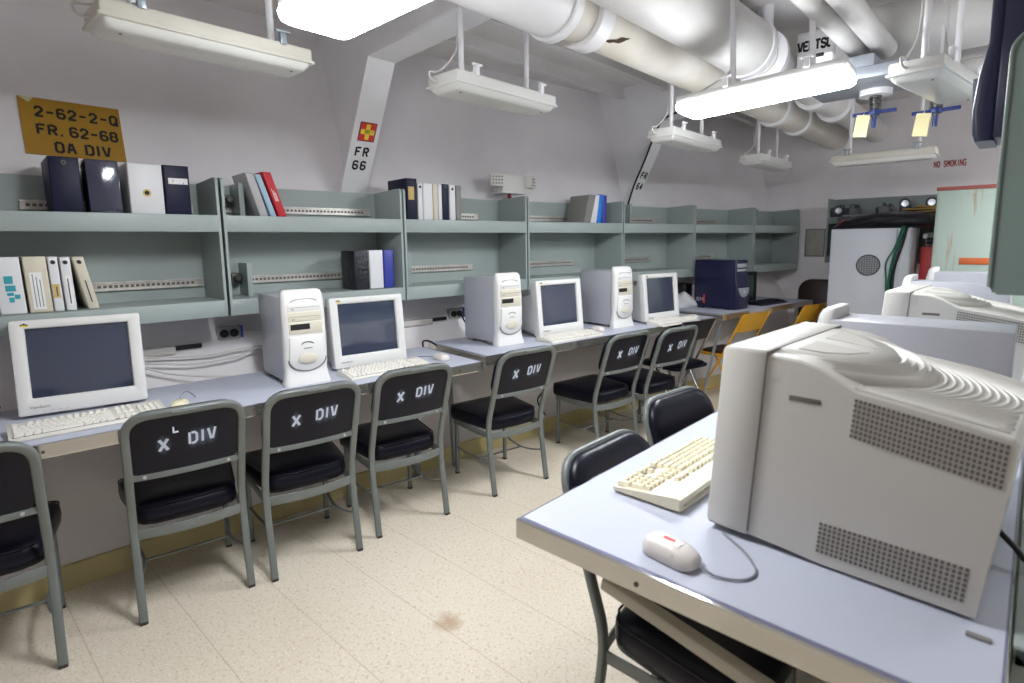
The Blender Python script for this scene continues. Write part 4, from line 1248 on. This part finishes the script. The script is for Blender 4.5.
put_kb(copy_tree(kb), -2.545, 1.675, Z1 + .0015, .06, 'cream keyboard before the second hull monitor, beside the table joint')
put_kb(copy_tree(kb), -2.335, 3.00, Z2 + .0015, .13, 'cream keyboard before the third hull monitor')
put_kb(copy_tree(kb), -2.125, 4.06, Z2 + .0015, .16, 'cream keyboard before the farthest beige hull monitor')
put_kb(make_mouse('', 'mouse_cream', ((0, -.05, .010), (.01, -.075, .03), (-.01, -.10, .045), (-.03, -.12, .02), (-.03, -.15, .004))), -2.545, .715, Z1 + .0015, .5, 'cream mouse with upright cord beside the nearest keyboard')
ms = make_mouse('', 'mouse_white')
put_kb(ms, -2.46, 2.04, Z1 + .0015, .1, 'white mouse at the end of the nearest table, by the joint')
put_kb(copy_tree(ms), -2.28, 3.35, Z2 + .0015, .2, 'white mouse behind the third keyboard, before the third white tower')
put_kb(copy_tree(ms), -2.05, 4.37, Z2 + .0015, .2, 'white mouse at the end of the farthest cream keyboard')

# navy tower
def make_navy(label):
    t = thing('navy_tower', label, 'computer')
    b = MB(); b.box(-.10, .10, -.425, -.03, .012, .450, .006); b.build('case', 'navy_case', t)
    b = MB()
    for s in (-1, 1):
        for y in (-.36, -.08): b.box(s * .07 - .02, s * .07 + .02, y - .03, y + .03, 0, .013, .003)
    b.build('foot', 'bezel_black', t)
    b = MB(); rings = []
    for z, f in ((.006, .012), (.03, .020), (.10, .026), (.20, .018), (.27, .006), (.30, 0), (.44, 0), (.452, -.006)):
        d = f + .034
        rings.append([V((p, q + f - d / 2, z)) for p, q in rrect(.204, d, min(.012, d * .4), 3)])
    b.loft(rings); b.build('front_bezel', 'navy_case', t, smooth=50)
    for z0, z1 in ((.385, .420), (.350, .372)):
        b = MB(); b.box(-.082, .082, -.004, .003, z0, z1, .002); b.build('drive_bay', 'silver', t)
    b = MB(); b.loft([[V((p, d, q + .20)) for p, q in [(.085 * math.cos(PI + PI * k / 12) , .085 * math.sin(PI + PI * k / 12)) for k in range(13)]] for d in (.015, .030)]); b.build('badge_panel', 'steel_grey', t)
    b = MB(); b.lathe([(0, .028), (.012, .028), (.012, .034), (0, .035)], (0, 0, .165), 'y', 14); b.build('power_button', 'silver', t)
    # marks on the side that looks along the row
    font_mark('letter_mark', 'IBM', .052, 'silver', t, axes((.1006, -.405, .062), (0, 1, 0), (0, 0, 1)))
    b = MB(); b.box(.0995, .1008, -.325, -.307, .045, .125, .0004); tag(b.build('red_bar', 'mark_red', t), 'short upright red bar')
    return t
nav = make_navy('')
nav.scale = (.94, .94, .94)
place(nav, -1.848, 4.868, Z3 + .0015, facing(math.cos(.15), -math.sin(.15)), 'navy blue computer tower on the far table')
n2 = copy_tree(nav)
n2.scale = (1, 1, 1); place(n2, -.165, 2.42, 1.722, facing(-1, 0), 'navy computer casing standing up on the green end shelf above the near computers')
n2.location.z = 1.698
# dark monitor and keyboard on the far table
t = thing('dark_monitor', 'black monitor with greenish screen behind the navy computer', 'monitor', (-2.085 * TK, 5.60 * TK, Z3 + .0015), facing(.985, -.15))
b = MB(); b.loft([[V((p, y, q + .155)) for p, q in rrect(w, h, .01, 3)] for y, w, h in ((-.06, .40, .27), (-.006, .41, .28), (0, .40, .27), (0, .345, .225), (-.012, .34, .22))], True, False); b.build('bezel', 'bezel_black', t)
b = MB(); grid_patch(b, -.172, .172, .043, .267, lambda u, v: -.010 + .006 * (1 - .5 * u * u - .5 * v * v)); b.build('screen', 'screen_green', t, smooth=80)
b = MB(); b.loft([[V((p, y, q + .15)) for p, q in rrect(w, h, .02, 3)] for y, w, h in ((-.058, .39, .26), (-.14, .34, .22), (-.28, .22, .17))]); b.build('rear_housing', 'bezel_black', t)
b = MB(); b.box(-.11, .11, -.20, -.02, 0, .022, .006); b.build('base', 'bezel_black', t)
dk = make_keyboard('', 'navy_dark', 'navy_dark', well='bezel_black')
put_kb(dk, -1.985, 5.72, Z3 + .0015, .16, 'black keyboard before the greenish dark monitor')
# crumpled bag and dark adapter behind the last monitor
t = thing('plastic_bag', 'crumpled white plastic bag between the last beige monitor and navy tower', 'bag', (-2.43 * TK, 4.99 * TK, Z3 + .0015))
b = MB(); rings = []
for z, r in ((0, .085), (.02, .10), (.06, .095), (.10, .06), (.125, .025), (.135, .008)):
    rings.append([V((r * (1 + .18 * math.sin(3 * a + z * 40) + .1 * math.sin(7 * a)) * math.cos(a), r * (1 + .15 * math.cos(4 * a + z * 50)) * math.sin(a), z)) for a in [2 * PI * k / 24 for k in range(24)]])
b.loft(rings); b.build('bag_body', 'binder_white', t, smooth=25)
t = thing('dark_speaker', 'small black box peeking out above the white bag by the navy tower', 'box', (-2.50 * TK, 5.13 * TK, Z3 + .0015))
b = MB(); b.box(-.05, .05, -.07, .07, 0, .20, .01); b.build('box_shell', 'bezel_black', t)
b = MB(); b.box(.0495, .0515, -.055, .055, .015, .18, .004); b.build('speaker_cloth', 'navy_dark', t)

# ------------------------------------------------------------------ near worktable: big monitors
def make_big_crt(label):
    """21 inch monitor; origin on the table, front bottom centre; front faces +y"""
    t = thing('large_crt_monitor', label, 'monitor')
    W, H = .500, .418
    zb = .012
    b = MB()
    def ring(w, h, zc, r, y): return [V((p, y, q + zc)) for p, q in rrect(w, h, r, 4)]
    zc = zb + H / 2
    OW, OH, oz = .405, .305, zc + .012
    b.loft([ring(W - .004, H - .004, zc, .008, -.093), ring(W, H, zc, .009, -.090), ring(W, H, zc, .010, -.006), ring(W - .010, H - .010, zc, .010, 0), ring(OW + .014, OH + .014, oz, .016, 0), ring(OW, OH, oz, .014, -.006), ring(OW - .006, OH - .006, oz, .012, -.018)], True, False)
    b.build('bezel', 'crt_putty', t, smooth=40)
    b = MB(); grid_patch(b, -OW / 2, OW / 2, oz - OH / 2, oz + OH / 2, lambda u, v: -.022 + .010 * (1 - .5 * u * u - .5 * v * v)); b.build('screen', 'screen_glass', t, smooth=80)
    b = MB(); b.box(-W / 2 + .001, W / 2 - .001, -.0948, -.0928, zb + .012, zb + H - .0015); b.build('seam', 'pc_line', t, smooth=0)
    # rear box: side outline swept across the width
    side = [(-.094, zb + .004), (-.094, zb + H - .012)]
    side += [(-.16, zb + H - .017), (-.20, zb + .389), (-.235, zb + .370), (-.262, zb + .357), (-.30, zb + .352), (-.40, zb + .337), (-.492, zb + .318), (-.50, zb + .308), (-.488, zb - .004), (-.24, zb - .006), (-.17, zb + .0), (-.12, zb + .002)]
    b = MB()
    rows = []
    for x, k in ((-.244, 0), (-.240, .004), (.240, .004), (.244, 0)):
        rows.append([V((x * (1 - .0 * max(0, -p - .1)), p, q + (k if q > .2 else 0))) for p, q in side])
    b.loft(rows); b.build('rear_housing', 'crt_putty', t, smooth=30)
    # dome on top: half ellipse in plan, terraced towards the rear
    b = MB()
    def ell(a, bdep, z, y0=-.094, n=28): 
        return [V((a * math.cos(PI * k / n), y0 - bdep * math.sin(PI * k / n), z)) for k in range(n + 1)]
    def dome_ring(a, bdep, drop, z0):
        out = []
        for p in ell(a, bdep, 0):
            f = (-(p.y) - .094) / .26
            out.append(V((p.x, p.y, z0 - drop * f)))
        return out
    zt = zb + H - .004
    HD = ((.246, .256, .055, -.050), (.2455, .255, .048, -.016), (.240, .247, .046, -.007), (.236, .241, .045, -.004), (.232, .235, .048, -.011), (.226, .228, .044, -.003),
          (.218, .218, .046, -.010), (.212, .212, .043, -.001), (.204, .203, .046, -.008), (.198, .196, .040, .0), (.19, .186, .042, -.005), (.182, .178, .036, .001), (.12, .12, .03, .001), (.02, .02, .03, .001))
    rings = [dome_ring(a_, b_, dr, zt + dz) for a_, b_, dr, dz in HD]
    b.loft(rings, False, True); b.build('top_hood', 'crt_putty', t, smooth=50)
    # faceted flats on the hood
    for s in (-1, 1):
        b = MB()
        q = [(s * .03, -.122), (s * .15, -.122), (s * .135, -.165), (s * .09, -.205), (s * .03, -.228)]
        b.loft([[V((p, yy, zt + .001 - .033 * ((-yy - .094) / .26) + d)) for p, yy in q] for d in (-.006, .0018)])
        b.build('hood_vent_pad', 'hood_pad', t, smooth=0)
    # curved ribs over the rear top
    b = MB()
    top_prof = [(-.235, .370), (-.262, .357), (-.30, .352), (-.40, .337), (-.492, .318)]
    def top_z(y):
        for (ya, za), (yb_, zb2) in zip(top_prof, top_prof[1:]):
            if y >= yb_: return za + (zb2 - za) * (ya - y) / (ya - yb_)
        return .318
    for k in range(34):
        bk = .270 + k * .0145
        run = []
        for j in range(-24, 25):
            x = .236 * j / 24
            yy = -.094 - bk * math.sqrt(max(0, 1 - (x / .262) ** 2))
            ok = -.488 < yy < -.255 and x * x / .246 ** 2 + ((yy + .094) / .262) ** 2 > 1
            if ok: run.append(V((x, yy, zb + top_z(yy) - .001)))
            if (not ok or j == 24) and run:
                if len(run) > 2: b.tube(run, rrect(.0062, .016, .002, 1))
                run = []
    b.build('vent_ribs', 'crt_putty', t, smooth=40)
    for s in (-1, 1):
        for (ya, yb, za, zb_, dz, n, m) in ((-.262, -.492, .352 - .070, .352 + .010, -.036, 30, 8), (-.232, -.472, .030, .098, .0, 28, 7)):
            b = MB()
            for i in range(n):
                for j in range(m):
                    yy = ya + (yb - ya) * i / n; z = za + (zb_ - za) * j / m + dz * i / n
                    w = abs(yb - ya) / n * .62; h = (zb_ - za) / m * .62
                    x = s * .2448
                    b.box(x - .0006, x + .0006, yy - w, yy, z, z + h)
            b.build('side_vent', 'crt_slot', t, smooth=0)
        b = MB(); b.box(s * .2446 - .001, s * .2446 + .001, -.205, -.145, zb + .322, zb + .332, .0008); b.build('side_slot', 'crt_slot', t)
    b = MB(); b.loft([[V((p, q - .22, z)) for p, q in rrect(w, d, .05, 4)] for z, w, d in ((0, .36, .36), (.012, .36, .36), (.016, .30, .30))]); b.build('base', 'crt_putty', t)
    K = Matrix.Identity(4); K[1][2] = -.063      # the whole case leans back a little
    for ch in t.children: ch.data.transform(K)
    return t
big = make_big_crt('')
place(big, -.505, 1.452, .7515, facing(-1, .045), 'big beige monitor nearest the camera, seen from its vented side')
place(copy_tree(big), -.500, 3.16, .7515, facing(-1, .03), 'second big beige monitor, behind the grey-sided tower')
twR = make_tower('', .455)
tR = twR; place(tR, -.480, 1.965, .7515, facing(-1, .0), 'grey-sided tower computer between the two big beige monitors')
tR = copy_tree(twR); place(tR, -.545, 3.86, .7515, facing(-1, .0), 'grey-sided tower computer behind the second big beige monitor')
tR = copy_tree(twR); place(tR, -.560, 4.95, .7515, facing(-1, .0), 'farthest grey-sided tower computer, before the red box and pale green locker')

# thick ivory keyboard on the near table
ik = make_keyboard('', 'ivory_keys', 'ivory_body', body_d=.195, W=.50, well='crt_slot', yo=.040, kh=.011, kg=.0017)
place(ik, -.580, 1.462, .7515 + .008, facing(-1, .02), 'thick ivory keyboard in front of the nearest big monitor')
b = MB(); b.box(-.235, .235, .0, .05, -.008, .022, .006); b.box(-.242, .242, .004, .178, -.008, .003, .003); b.build('underside_wedge', 'ivory_body', ik)
mouse = make_mouse('', 'mouse_white', ((0, -.052, .010), (.004, -.09, .004), (.03, -.125, .003), (.07, -.128, .003), (.115, -.085, .003), (.15, -.02, .004)))
mouse.scale = (1.12, 1.12, 1.12); place(mouse, -.512, 1.028, .7515, facing(-1, .12), 'white mouse with a red mark at the edge of the nearest worktable')
b = MB(); b.box(-.004, .004, -.012, .012, .0355, .0366, .0003); b.xf(Matrix.Translation((0, .004, 0))); tag(b.build('red_mark', 'mark_red', mouse), 'small red printed mark')
NEAR = [big, ik, mouse, twR] + [o for o in bpy.data.objects if o.parent is None and o.get('label', '').startswith(('second big', 'grey-sided tower computer behind', 'farthest grey-sided'))]
for o in NEAR:
    o.location = (o.location.x * TK, o.location.y * TK, tz(o.location.z)); o.scale = o.scale * TK
# cables behind the near monitor
b = MB(); b.tube(smooth_path([(-.02, 1.42, .84), (.01, 1.41, .815), (.06, 1.37, .788), (.2, 1.30, .788), (.35, 1.26, .788)]), .006)
tag(b.build('power_cable', 'cable_black', smooth=60), 'thick black power cable leaving the back of the big near monitor', 'cable')
t = thing('partition', 'low grey partition along the back edge of the nearest worktable', 'partition', (.022, .86, 0))
b = MB(); b.box(0, .03, .25, 4.6, 0, .779, .004); b.box(-.0, .45, .25, 4.6, .745, .781, .004); b.build('partition_panel', 'shelf_green', t)

# green shelf above the near tables: end panel seen edge-on
t = thing('end_shelf', 'tall green-grey shelf end panel with a rounded corner above the near computers', 'shelf unit', (-.088, 1.90, 1.262))
PH = .64
poly = [(.0, .02), (.018, 0), (.30, 0), (.30, PH), (.045, PH)]
for k in range(6):
    a = PI / 2 + PI / 2 * k / 5; poly.append((.045 + .045 * math.cos(a), PH - .045 + .045 * math.sin(a)))
for yy in (0, .93, 1.86):
    b = MB(); b.prism(poly, yy, yy + .014, lambda p, q, d: V((p, d, q))); b.build('side_panel', 'panel_green', t, smooth=30)
    b = MB(); b.tube([V((p, yy - .002, q)) for p, q in poly[4:] + [(0, .02)]], rrect(.010, .008, .003, 2)); b.build('panel_edge', 'panel_green', t)
b = MB(); b.box(.29, .30, 0, 1.87, 0, PH); b.build('back_panel', 'panel_green', t, smooth=0)
for z, nm in ((.0, 'lower_shelf'), (.37, 'upper_shelf')):
    b = MB(); b.box(.012, .295, .012, 1.862, z + .05, z + .064); b.box(.006, .016, .012, 1.862, z + .004, z + .068, .003); b.build(nm, 'panel_green', t)
for yy in (.02, 1.82):
    b = MB(); b.box(.30, .34, yy, yy + .04, -1.262, PH, .004); b.build('support_post', 'panel_green', t)

# ------------------------------------------------------------------ cabling and outlets on the hull
def hx(y, z, d): return V((hull(y, z) + d, y, z))
def outlet(label, y, z):
    d, f = hull_face(y)
    t = thing('outlet_box', label, 'electrical outlet', hx(y, z, .0), facing(f.x, f.y))
    b = MB(); b.box(-.055, .055, -.01, .035, -.032, .032, .005); b.build('box_body', 'outlet_grey', t)
    for s in (-1, 1):
        b = MB(); b.lathe([(.0, .030), (.021, .030), (.021, .045), (.014, .047), (0, .047)], (s * .024 + .004, 0, 0), 'y', 16); b.build('plug', 'slot_black', t)
    b = MB(); b.box(-.062, -.052, .0, .05, -.028, .036, .003); b.build('cord_end', 'blue_plastic', t)
    return t
outlet('grey outlet box with two black plugs beside the nearest white tower', 1.115, .965)
outlet('grey outlet box with two black plugs behind the second white tower', 2.54, .935)
def strip(label, y0, y1, z):
    d, f = hull_face((y0 + y1) / 2)
    L = y1 - y0; t = thing('power_strip', label, 'power strip', hx((y0 + y1) / 2, z, .0), facing(f.x, f.y))
    b = MB(); b.box(-L / 2, L / 2, -.008, .032, -.018, .018, .004); b.build('strip_body', 'cable_white', t)
    b = MB(); b.box(-L / 2 - .12, -L / 2, 0, .018, -.006, .016, .004); b.build('strip_plug', 'slot_black', t)
    return t
strip('white power strip on the hull beneath the slotted shelf rail', .45, .86, .915)
strip('white power strip on the hull between the second monitor and second tower', 2.00, 2.34, .905)
def cable(label, pts, m='cable_white', r=.0045, name='loose_cable'):
    b = MB(); b.tube(smooth_path([hx(*p) for p in pts]), r); return tag(b.build(name, m, smooth=60), label, 'cable')
cable('white cable sagging lowest from the strip to behind the first tower', [(.55, .90, .05), (.68, .87, .06), (.80, .82, .06), (.95, .785, .07), (1.1, .765, .10), (1.2, .757, .16)])
cable('white cable drooping along the hull, middle of the three loose ones', [(.60, .90, .05), (.75, .87, .05), (.92, .845, .05), (1.1, .85, .05), (1.22, .875, .06), (1.34, .84, .10)])
cable('white cable sagging least, just under the outlet box', [(.62, .91, .04), (.80, .89, .04), (1.0, .875, .04), (1.15, .885, .04), (1.3, .885, .05)])
cable('white cable running level past the outlet box behind the tower', [(1.18, .965, .03), (1.3, .955, .03), (1.45, .945, .03)])
cable('black cable dropping from the second outlet box', [(2.56, .93, .05), (2.55, .88, .07), (2.58, .83, .08), (2.65, .785, .09)], 'cable_black', .005)
b = MB(); b.tube(smooth_path([(-2.83, 2.20, .757), (-2.80, 2.18, .80), (-2.72, 2.17, .81), (-2.66, 2.19, .78), (-2.64, 2.215, .777)]), .006)
tag(b.build('loose_cable', 'cable_black', smooth=60), 'short black cable looping over the joint of the two near tables', 'cable')
cable('black cable hanging beneath the middle table behind the chairs', [(2.95, .70, .3), (2.98, .55, .22), (3.05, .48, .2), (3.0, .38, .2), (2.9, .32, .22), (2.92, .22, .25)], 'cable_black', .006)
cable('tangle of dark cables beside the nearest hull monitor', [(.02, .83, .10), (.10, .80, .12), (.15, .77, .16), (.08, .76, .22), (.16, .758, .26), (.2, .80, .1)], 'cable_black', .006)

# ------------------------------------------------------------------ far bulkhead
t = thing('bulkhead_shelf', 'dark grey shelf on the bulkhead above the grey cabinet', 'shelf unit', (-1.53, 6.12, 1.18))
b = MB(); b.box(0, .015, 0, .32, 0, .61, .003); b.build('side_panel', 'shelf_dark', t)
b = MB(); b.box(1.2, 1.215, 0, .32, 0, .61, .003); b.build('side_panel', 'shelf_dark', t)
b = MB(); b.box(0, 1.21, .308, .32, 0, .615); b.build('back_panel', 'shelf_dark', t, smooth=0)
for z, nm in ((0, 'lower_shelf'), (.37, 'upper_shelf')):
    b = MB(); b.box(.015, 1.2, .004, .31, z + .05, z + .062); b.box(.012, 1.203, 0, .012, z, z + .064, .003); b.build(nm, 'shelf_dark', t)
def lantern(label, x, kind, turn=0.0):
    t = thing('battle_lantern', label, 'lantern', (x, 6.17, 1.614))
    t.scale = (.8, .8, .8)
    b = MB(); b.box(-.055, .055, 0, .12, 0, .10, .012); b.build('lantern_body', 'bezel_black' if kind else 'mesh_dark', t)
    b = MB(); b.lathe([(.0, -.02), (.05, -.035), (.058, -.03), (.058, -.005), (.03, .0), (0, .0)], (0, 0, .125 if kind else .075), 'y', 20); h = b.build('reflector_rim', 'mesh_dark', t)
    b = MB(); b.lathe([(0, -.034), (.034, -.036), (.034, -.03), (0, -.03)], (0, 0, .125 if kind else .075), 'y', 20); b.build('lens', 'lamp_glass', h)
    if turn: t.rotation_euler = (0, 0, turn)
    b = MB(); b.tube(smooth_path([(-.04, .03, .10), (-.035, .05, .135), (.035, .05, .135), (.04, .03, .10)]), .006); b.build('handle', 'bezel_black', t)
    return t
lantern('round-lens lantern at the hull end of the bulkhead shelf', -1.44, False)
lantern('dark lantern second from the hull end of the bulkhead shelf', -1.30, False, 2.4)
lantern('dark lantern in the middle of the bulkhead shelf', -1.04, False, 2.0)
lantern('lantern with raised round lens above the tan straps', -.915, True)
lantern('lantern with raised round lens closest to the pale green locker', -.72, True)
t = thing('equipment_tray', 'flat grey-black tray lying across the bulkhead shelf', 'tray', (-1.22, 6.08, 1.565))
b = MB(); b.box(-.20, .26, -.06, .10, 0, .045, .006); b.build('tray_body', 'mesh_dark', t)
b = MB(); b.box(-.16, .10, -.066, .02, .045, .06, .004); b.build('tray_lid', 'shelf_dark', t)
# folded dark tarp on the cabinet, and its straps
t = thing('folded_tarp', 'dark rolled tarpaulin lying on top of the grey cabinet', 'tarpaulin', (-1.07, 5.86, 1.493))
b = MB(); rings = []
for x, ry, rz_ in ((-.34, .02, .012), (-.28, .07, .03), (-.15, .12, .055), (.02, .14, .07), (.2, .15, .07), (.36, .14, .062), (.43, .10, .05)):
    rings.append([V((x, ry * math.cos(a) * (1 + .08 * math.sin(5 * a + x * 9)), max(0.001, rz_ + rz_ * math.sin(a) * (1 + .15 * math.sin(3 * a + x * 20))))) for a in [2 * PI * k / 20 for k in range(20)]])
b.loft(rings); b.build('tarp_roll', 'tarp', t, smooth=60)
b = MB(); b.tube(smooth_path([(-.05, -.13, .02), (.05, -.145, .06), (.2, -.15, .075), (.38, -.13, .07)]), .008); b.build('tarp_fold', 'tarp', t)
b = MB(); b.tube(smooth_path([(-.29, -.05, .002), (-.27, -.075, .05), (-.24, -.05, .075), (-.22, .0, .06)]), .006); b.build('red_tie', 'bulb_red', t)
t = thing('olive_bag', 'olive and tan canvas bag slumped beside the tarpaulin', 'bag', (-.76, 5.98, 1.56))
b = MB(); rings = []
for z, w, d in ((.0, .30, .12), (.03, .34, .15), (.07, .30, .13), (.10, .2, .08), (.11, .08, .03)):
    rings.append([V((p * (1 + .05 * math.sin(9 * p + z * 60)), q, z)) for p, q in rrect(w, d, d * .4, 5)])
b.loft(rings); b.build('bag_body', 'olive', t, smooth=50)
for k, (z, x0) in enumerate(((.105, -.05), (.085, -.14), (.06, -.16))):
    b = MB(); b.box(x0, .20, -.085, .02, z, z + .014, .004); b.xf(Matrix.Rotation(-.06 * (k - 1), 4, 'Y')); b.build('strap', 'tan_strap', t)
# grey cabinet
t = thing('equipment_cabinet', 'tall light grey steel cabinet with a round mesh vent by the bulkhead', 'cabinet', (-1.385, 5.70, 0))
CW, CD, CH = .605, .40, 1.492
b = MB(); b.box(0, CW, .006, CD, 0, CH, .004); b.build('cabinet_body', 'cab_grey', t)
b = MB(); b.box(.008, .50, -.012, .008, .06, CH - .01, .004); d = b.build('door', 'cab_grey', t)
b = MB(); b.lathe([(.083, -.008), (.083, -.020), (.092, -.018), (.092, -.008)], (.307, 0, 1.178), 'y', 32); b.build('vent_ring', 'mesh_dark', d)
b = MB(); b.lathe([(0, -.0135), (.084, -.0135), (.084, -.009), (0, -.009)], (.307, 0, 1.178), 'y', 32); b.build('vent_dark', 'mesh_dark', d)
b = MB()
for k in range(-4, 5):
    hlen = math.sqrt(max(0, .082 ** 2 - (k * .019) ** 2))
    b.box(.307 + k * .019 - .0045, .307 + k * .019 + .0045, -.0165, -.0135, 1.178 - hlen, 1.178 + hlen)
    b.box(.307 - hlen, .307 + hlen, -.0165, -.0135, 1.178 + k * .019 - .0045, 1.178 + k * .019 + .0045)
b.build('vent_mesh', 'mesh_light', d, smooth=0)
b = MB(); b.box(.505, CW - .006, -.010, .008, .06, CH - .01, .004); b.build('side_door', 'cab_grey', t)
def hang(label, pts, m, r):
    b = MB(); b.tube(smooth_path(pts), r); return tag(b.build('hanging_cable', m, smooth=60), label, 'cable')
hang('green cable hanging down the grey cabinet, outermost of the bundle', [(-.83, 5.72, 1.50), (-.835, 5.672, 1.49), (-.86, 5.672, 1.38), (-.90, 5.672, 1.22), (-.915, 5.672, 1.05), (-.915, 5.672, .9)], 'cable_green', .010)
hang('thin green cable curving widest down the grey cabinet', [(-.845, 5.72, 1.50), (-.85, 5.668, 1.49), (-.89, 5.668, 1.33), (-.945, 5.668, 1.20), (-.935, 5.668, 1.05), (-.93, 5.668, .9)], 'cable_green', .006)
hang('black cable hanging beside the green ones on the grey cabinet', [(-.82, 5.72, 1.50), (-.822, 5.675, 1.48), (-.84, 5.675, 1.36), (-.878, 5.675, 1.2), (-.895, 5.675, 1.05), (-.89, 5.675, .9)], 'cable_black', .011)
# red box, pale green locker
t = thing('red_locker', 'red steel box between the grey cabinet and the pale green locker', 'box', (-.745, 5.95, 0))
b = MB(); b.box(0, .25, 0, .16, 0, 1.33, .006); b.build('box_body', 'red_box', t)
b = MB(); b.box(.01, .24, -.01, .004, .7, 1.31, .004); b.build('door', 'red_box', t)
t = thing('small_fitting', 'small dark fitting with white end caps standing on the red box', 'fitting', (-.64, 6.05, 1.331))
b = MB(); b.box(-.09, .09, -.02, .06, 0, .12, .01); b.build('fitting_block', 'book_slate', t)
b = MB(); b.cyl((-.07, -.06, .05), (.05, -.06, .05), .025, n=14); b.box(-.02, .06, -.07, -.02, .02, .11, .006); b.build('fitting_clip', 'cable_black', t)
b = MB(); b.cyl((.05, -.06, .05), (.09, -.06, .05), .027, n=14); b.cyl((-.1, -.06, .09), (-.07, -.06, .09), .022, n=14); b.build('end_cap', 'fix_white', t)
t = thing('green_locker', 'pale green locker with rust streaks and a red top edge', 'locker', (-.588, 5.26, 0))
b = MB(); b.box(0, .56, 0, .5, 0, 1.752, .006); b.build('locker_body', 'locker_green', t)
b = MB(); b.box(-.004, .564, -.006, .5, 1.748, 1.775, .004); b.build('top_edge', 'locker_red', t)
b = MB(); b.box(.012, .55, -.008, .002, .08, 1.72, .003); b.build('door', 'locker_green', t)
b = MB(); b.box(.165, .37, -.014, .0, 1.212, 1.260, .002); b.build('orange_strip', 'orange', t)

# ------------------------------------------------------------------ camera, world, view
cam = bpy.data.cameras.new('camera'); co = bpy.data.objects.new('camera', cam); COL.objects.link(co)
R = Matrix(((0.734664904, 0.083532727, -0.673267972), (0.678321514, -0.108201685, 0.726754649), (-0.012140931, -0.990613284, -0.136154026)))
M = Matrix(((R[0][0], -R[0][1], -R[0][2], 0), (R[1][0], -R[1][1], -R[1][2], 0), (R[2][0], -R[2][1], -R[2][2], 1.41), (0, 0, 0, 1)))
co.matrix_world = M
cam.sensor_width = 36; cam.lens = 36 * 564.2 / 1024
cam.shift_x = -2.0 / 1024; cam.shift_y = -21.5 / 1024
cam.clip_start = .02
cam.dof.use_dof = True; cam.dof.focus_distance = 2.9; cam.dof.aperture_fstop = 3.2
scene.camera = co
w = bpy.data.worlds.new('world'); scene.world = w; w.use_nodes = True
w.node_tree.nodes['Background'].inputs['Color'].default_value = (.02, .02, .022, 1)
scene.view_settings.view_transform = 'Standard'
scene.view_settings.look = 'None'
scene.view_settings.gamma = 1.0
scene.view_settings.use_curve_mapping = False
scene.view_settings.exposure = 0.0
scene.cycles.max_bounces = 8
scene.cycles.diffuse_bounces = 5
scene.cycles.use_denoising = True
scene.cycles.sample_clamp_indirect = 6.0
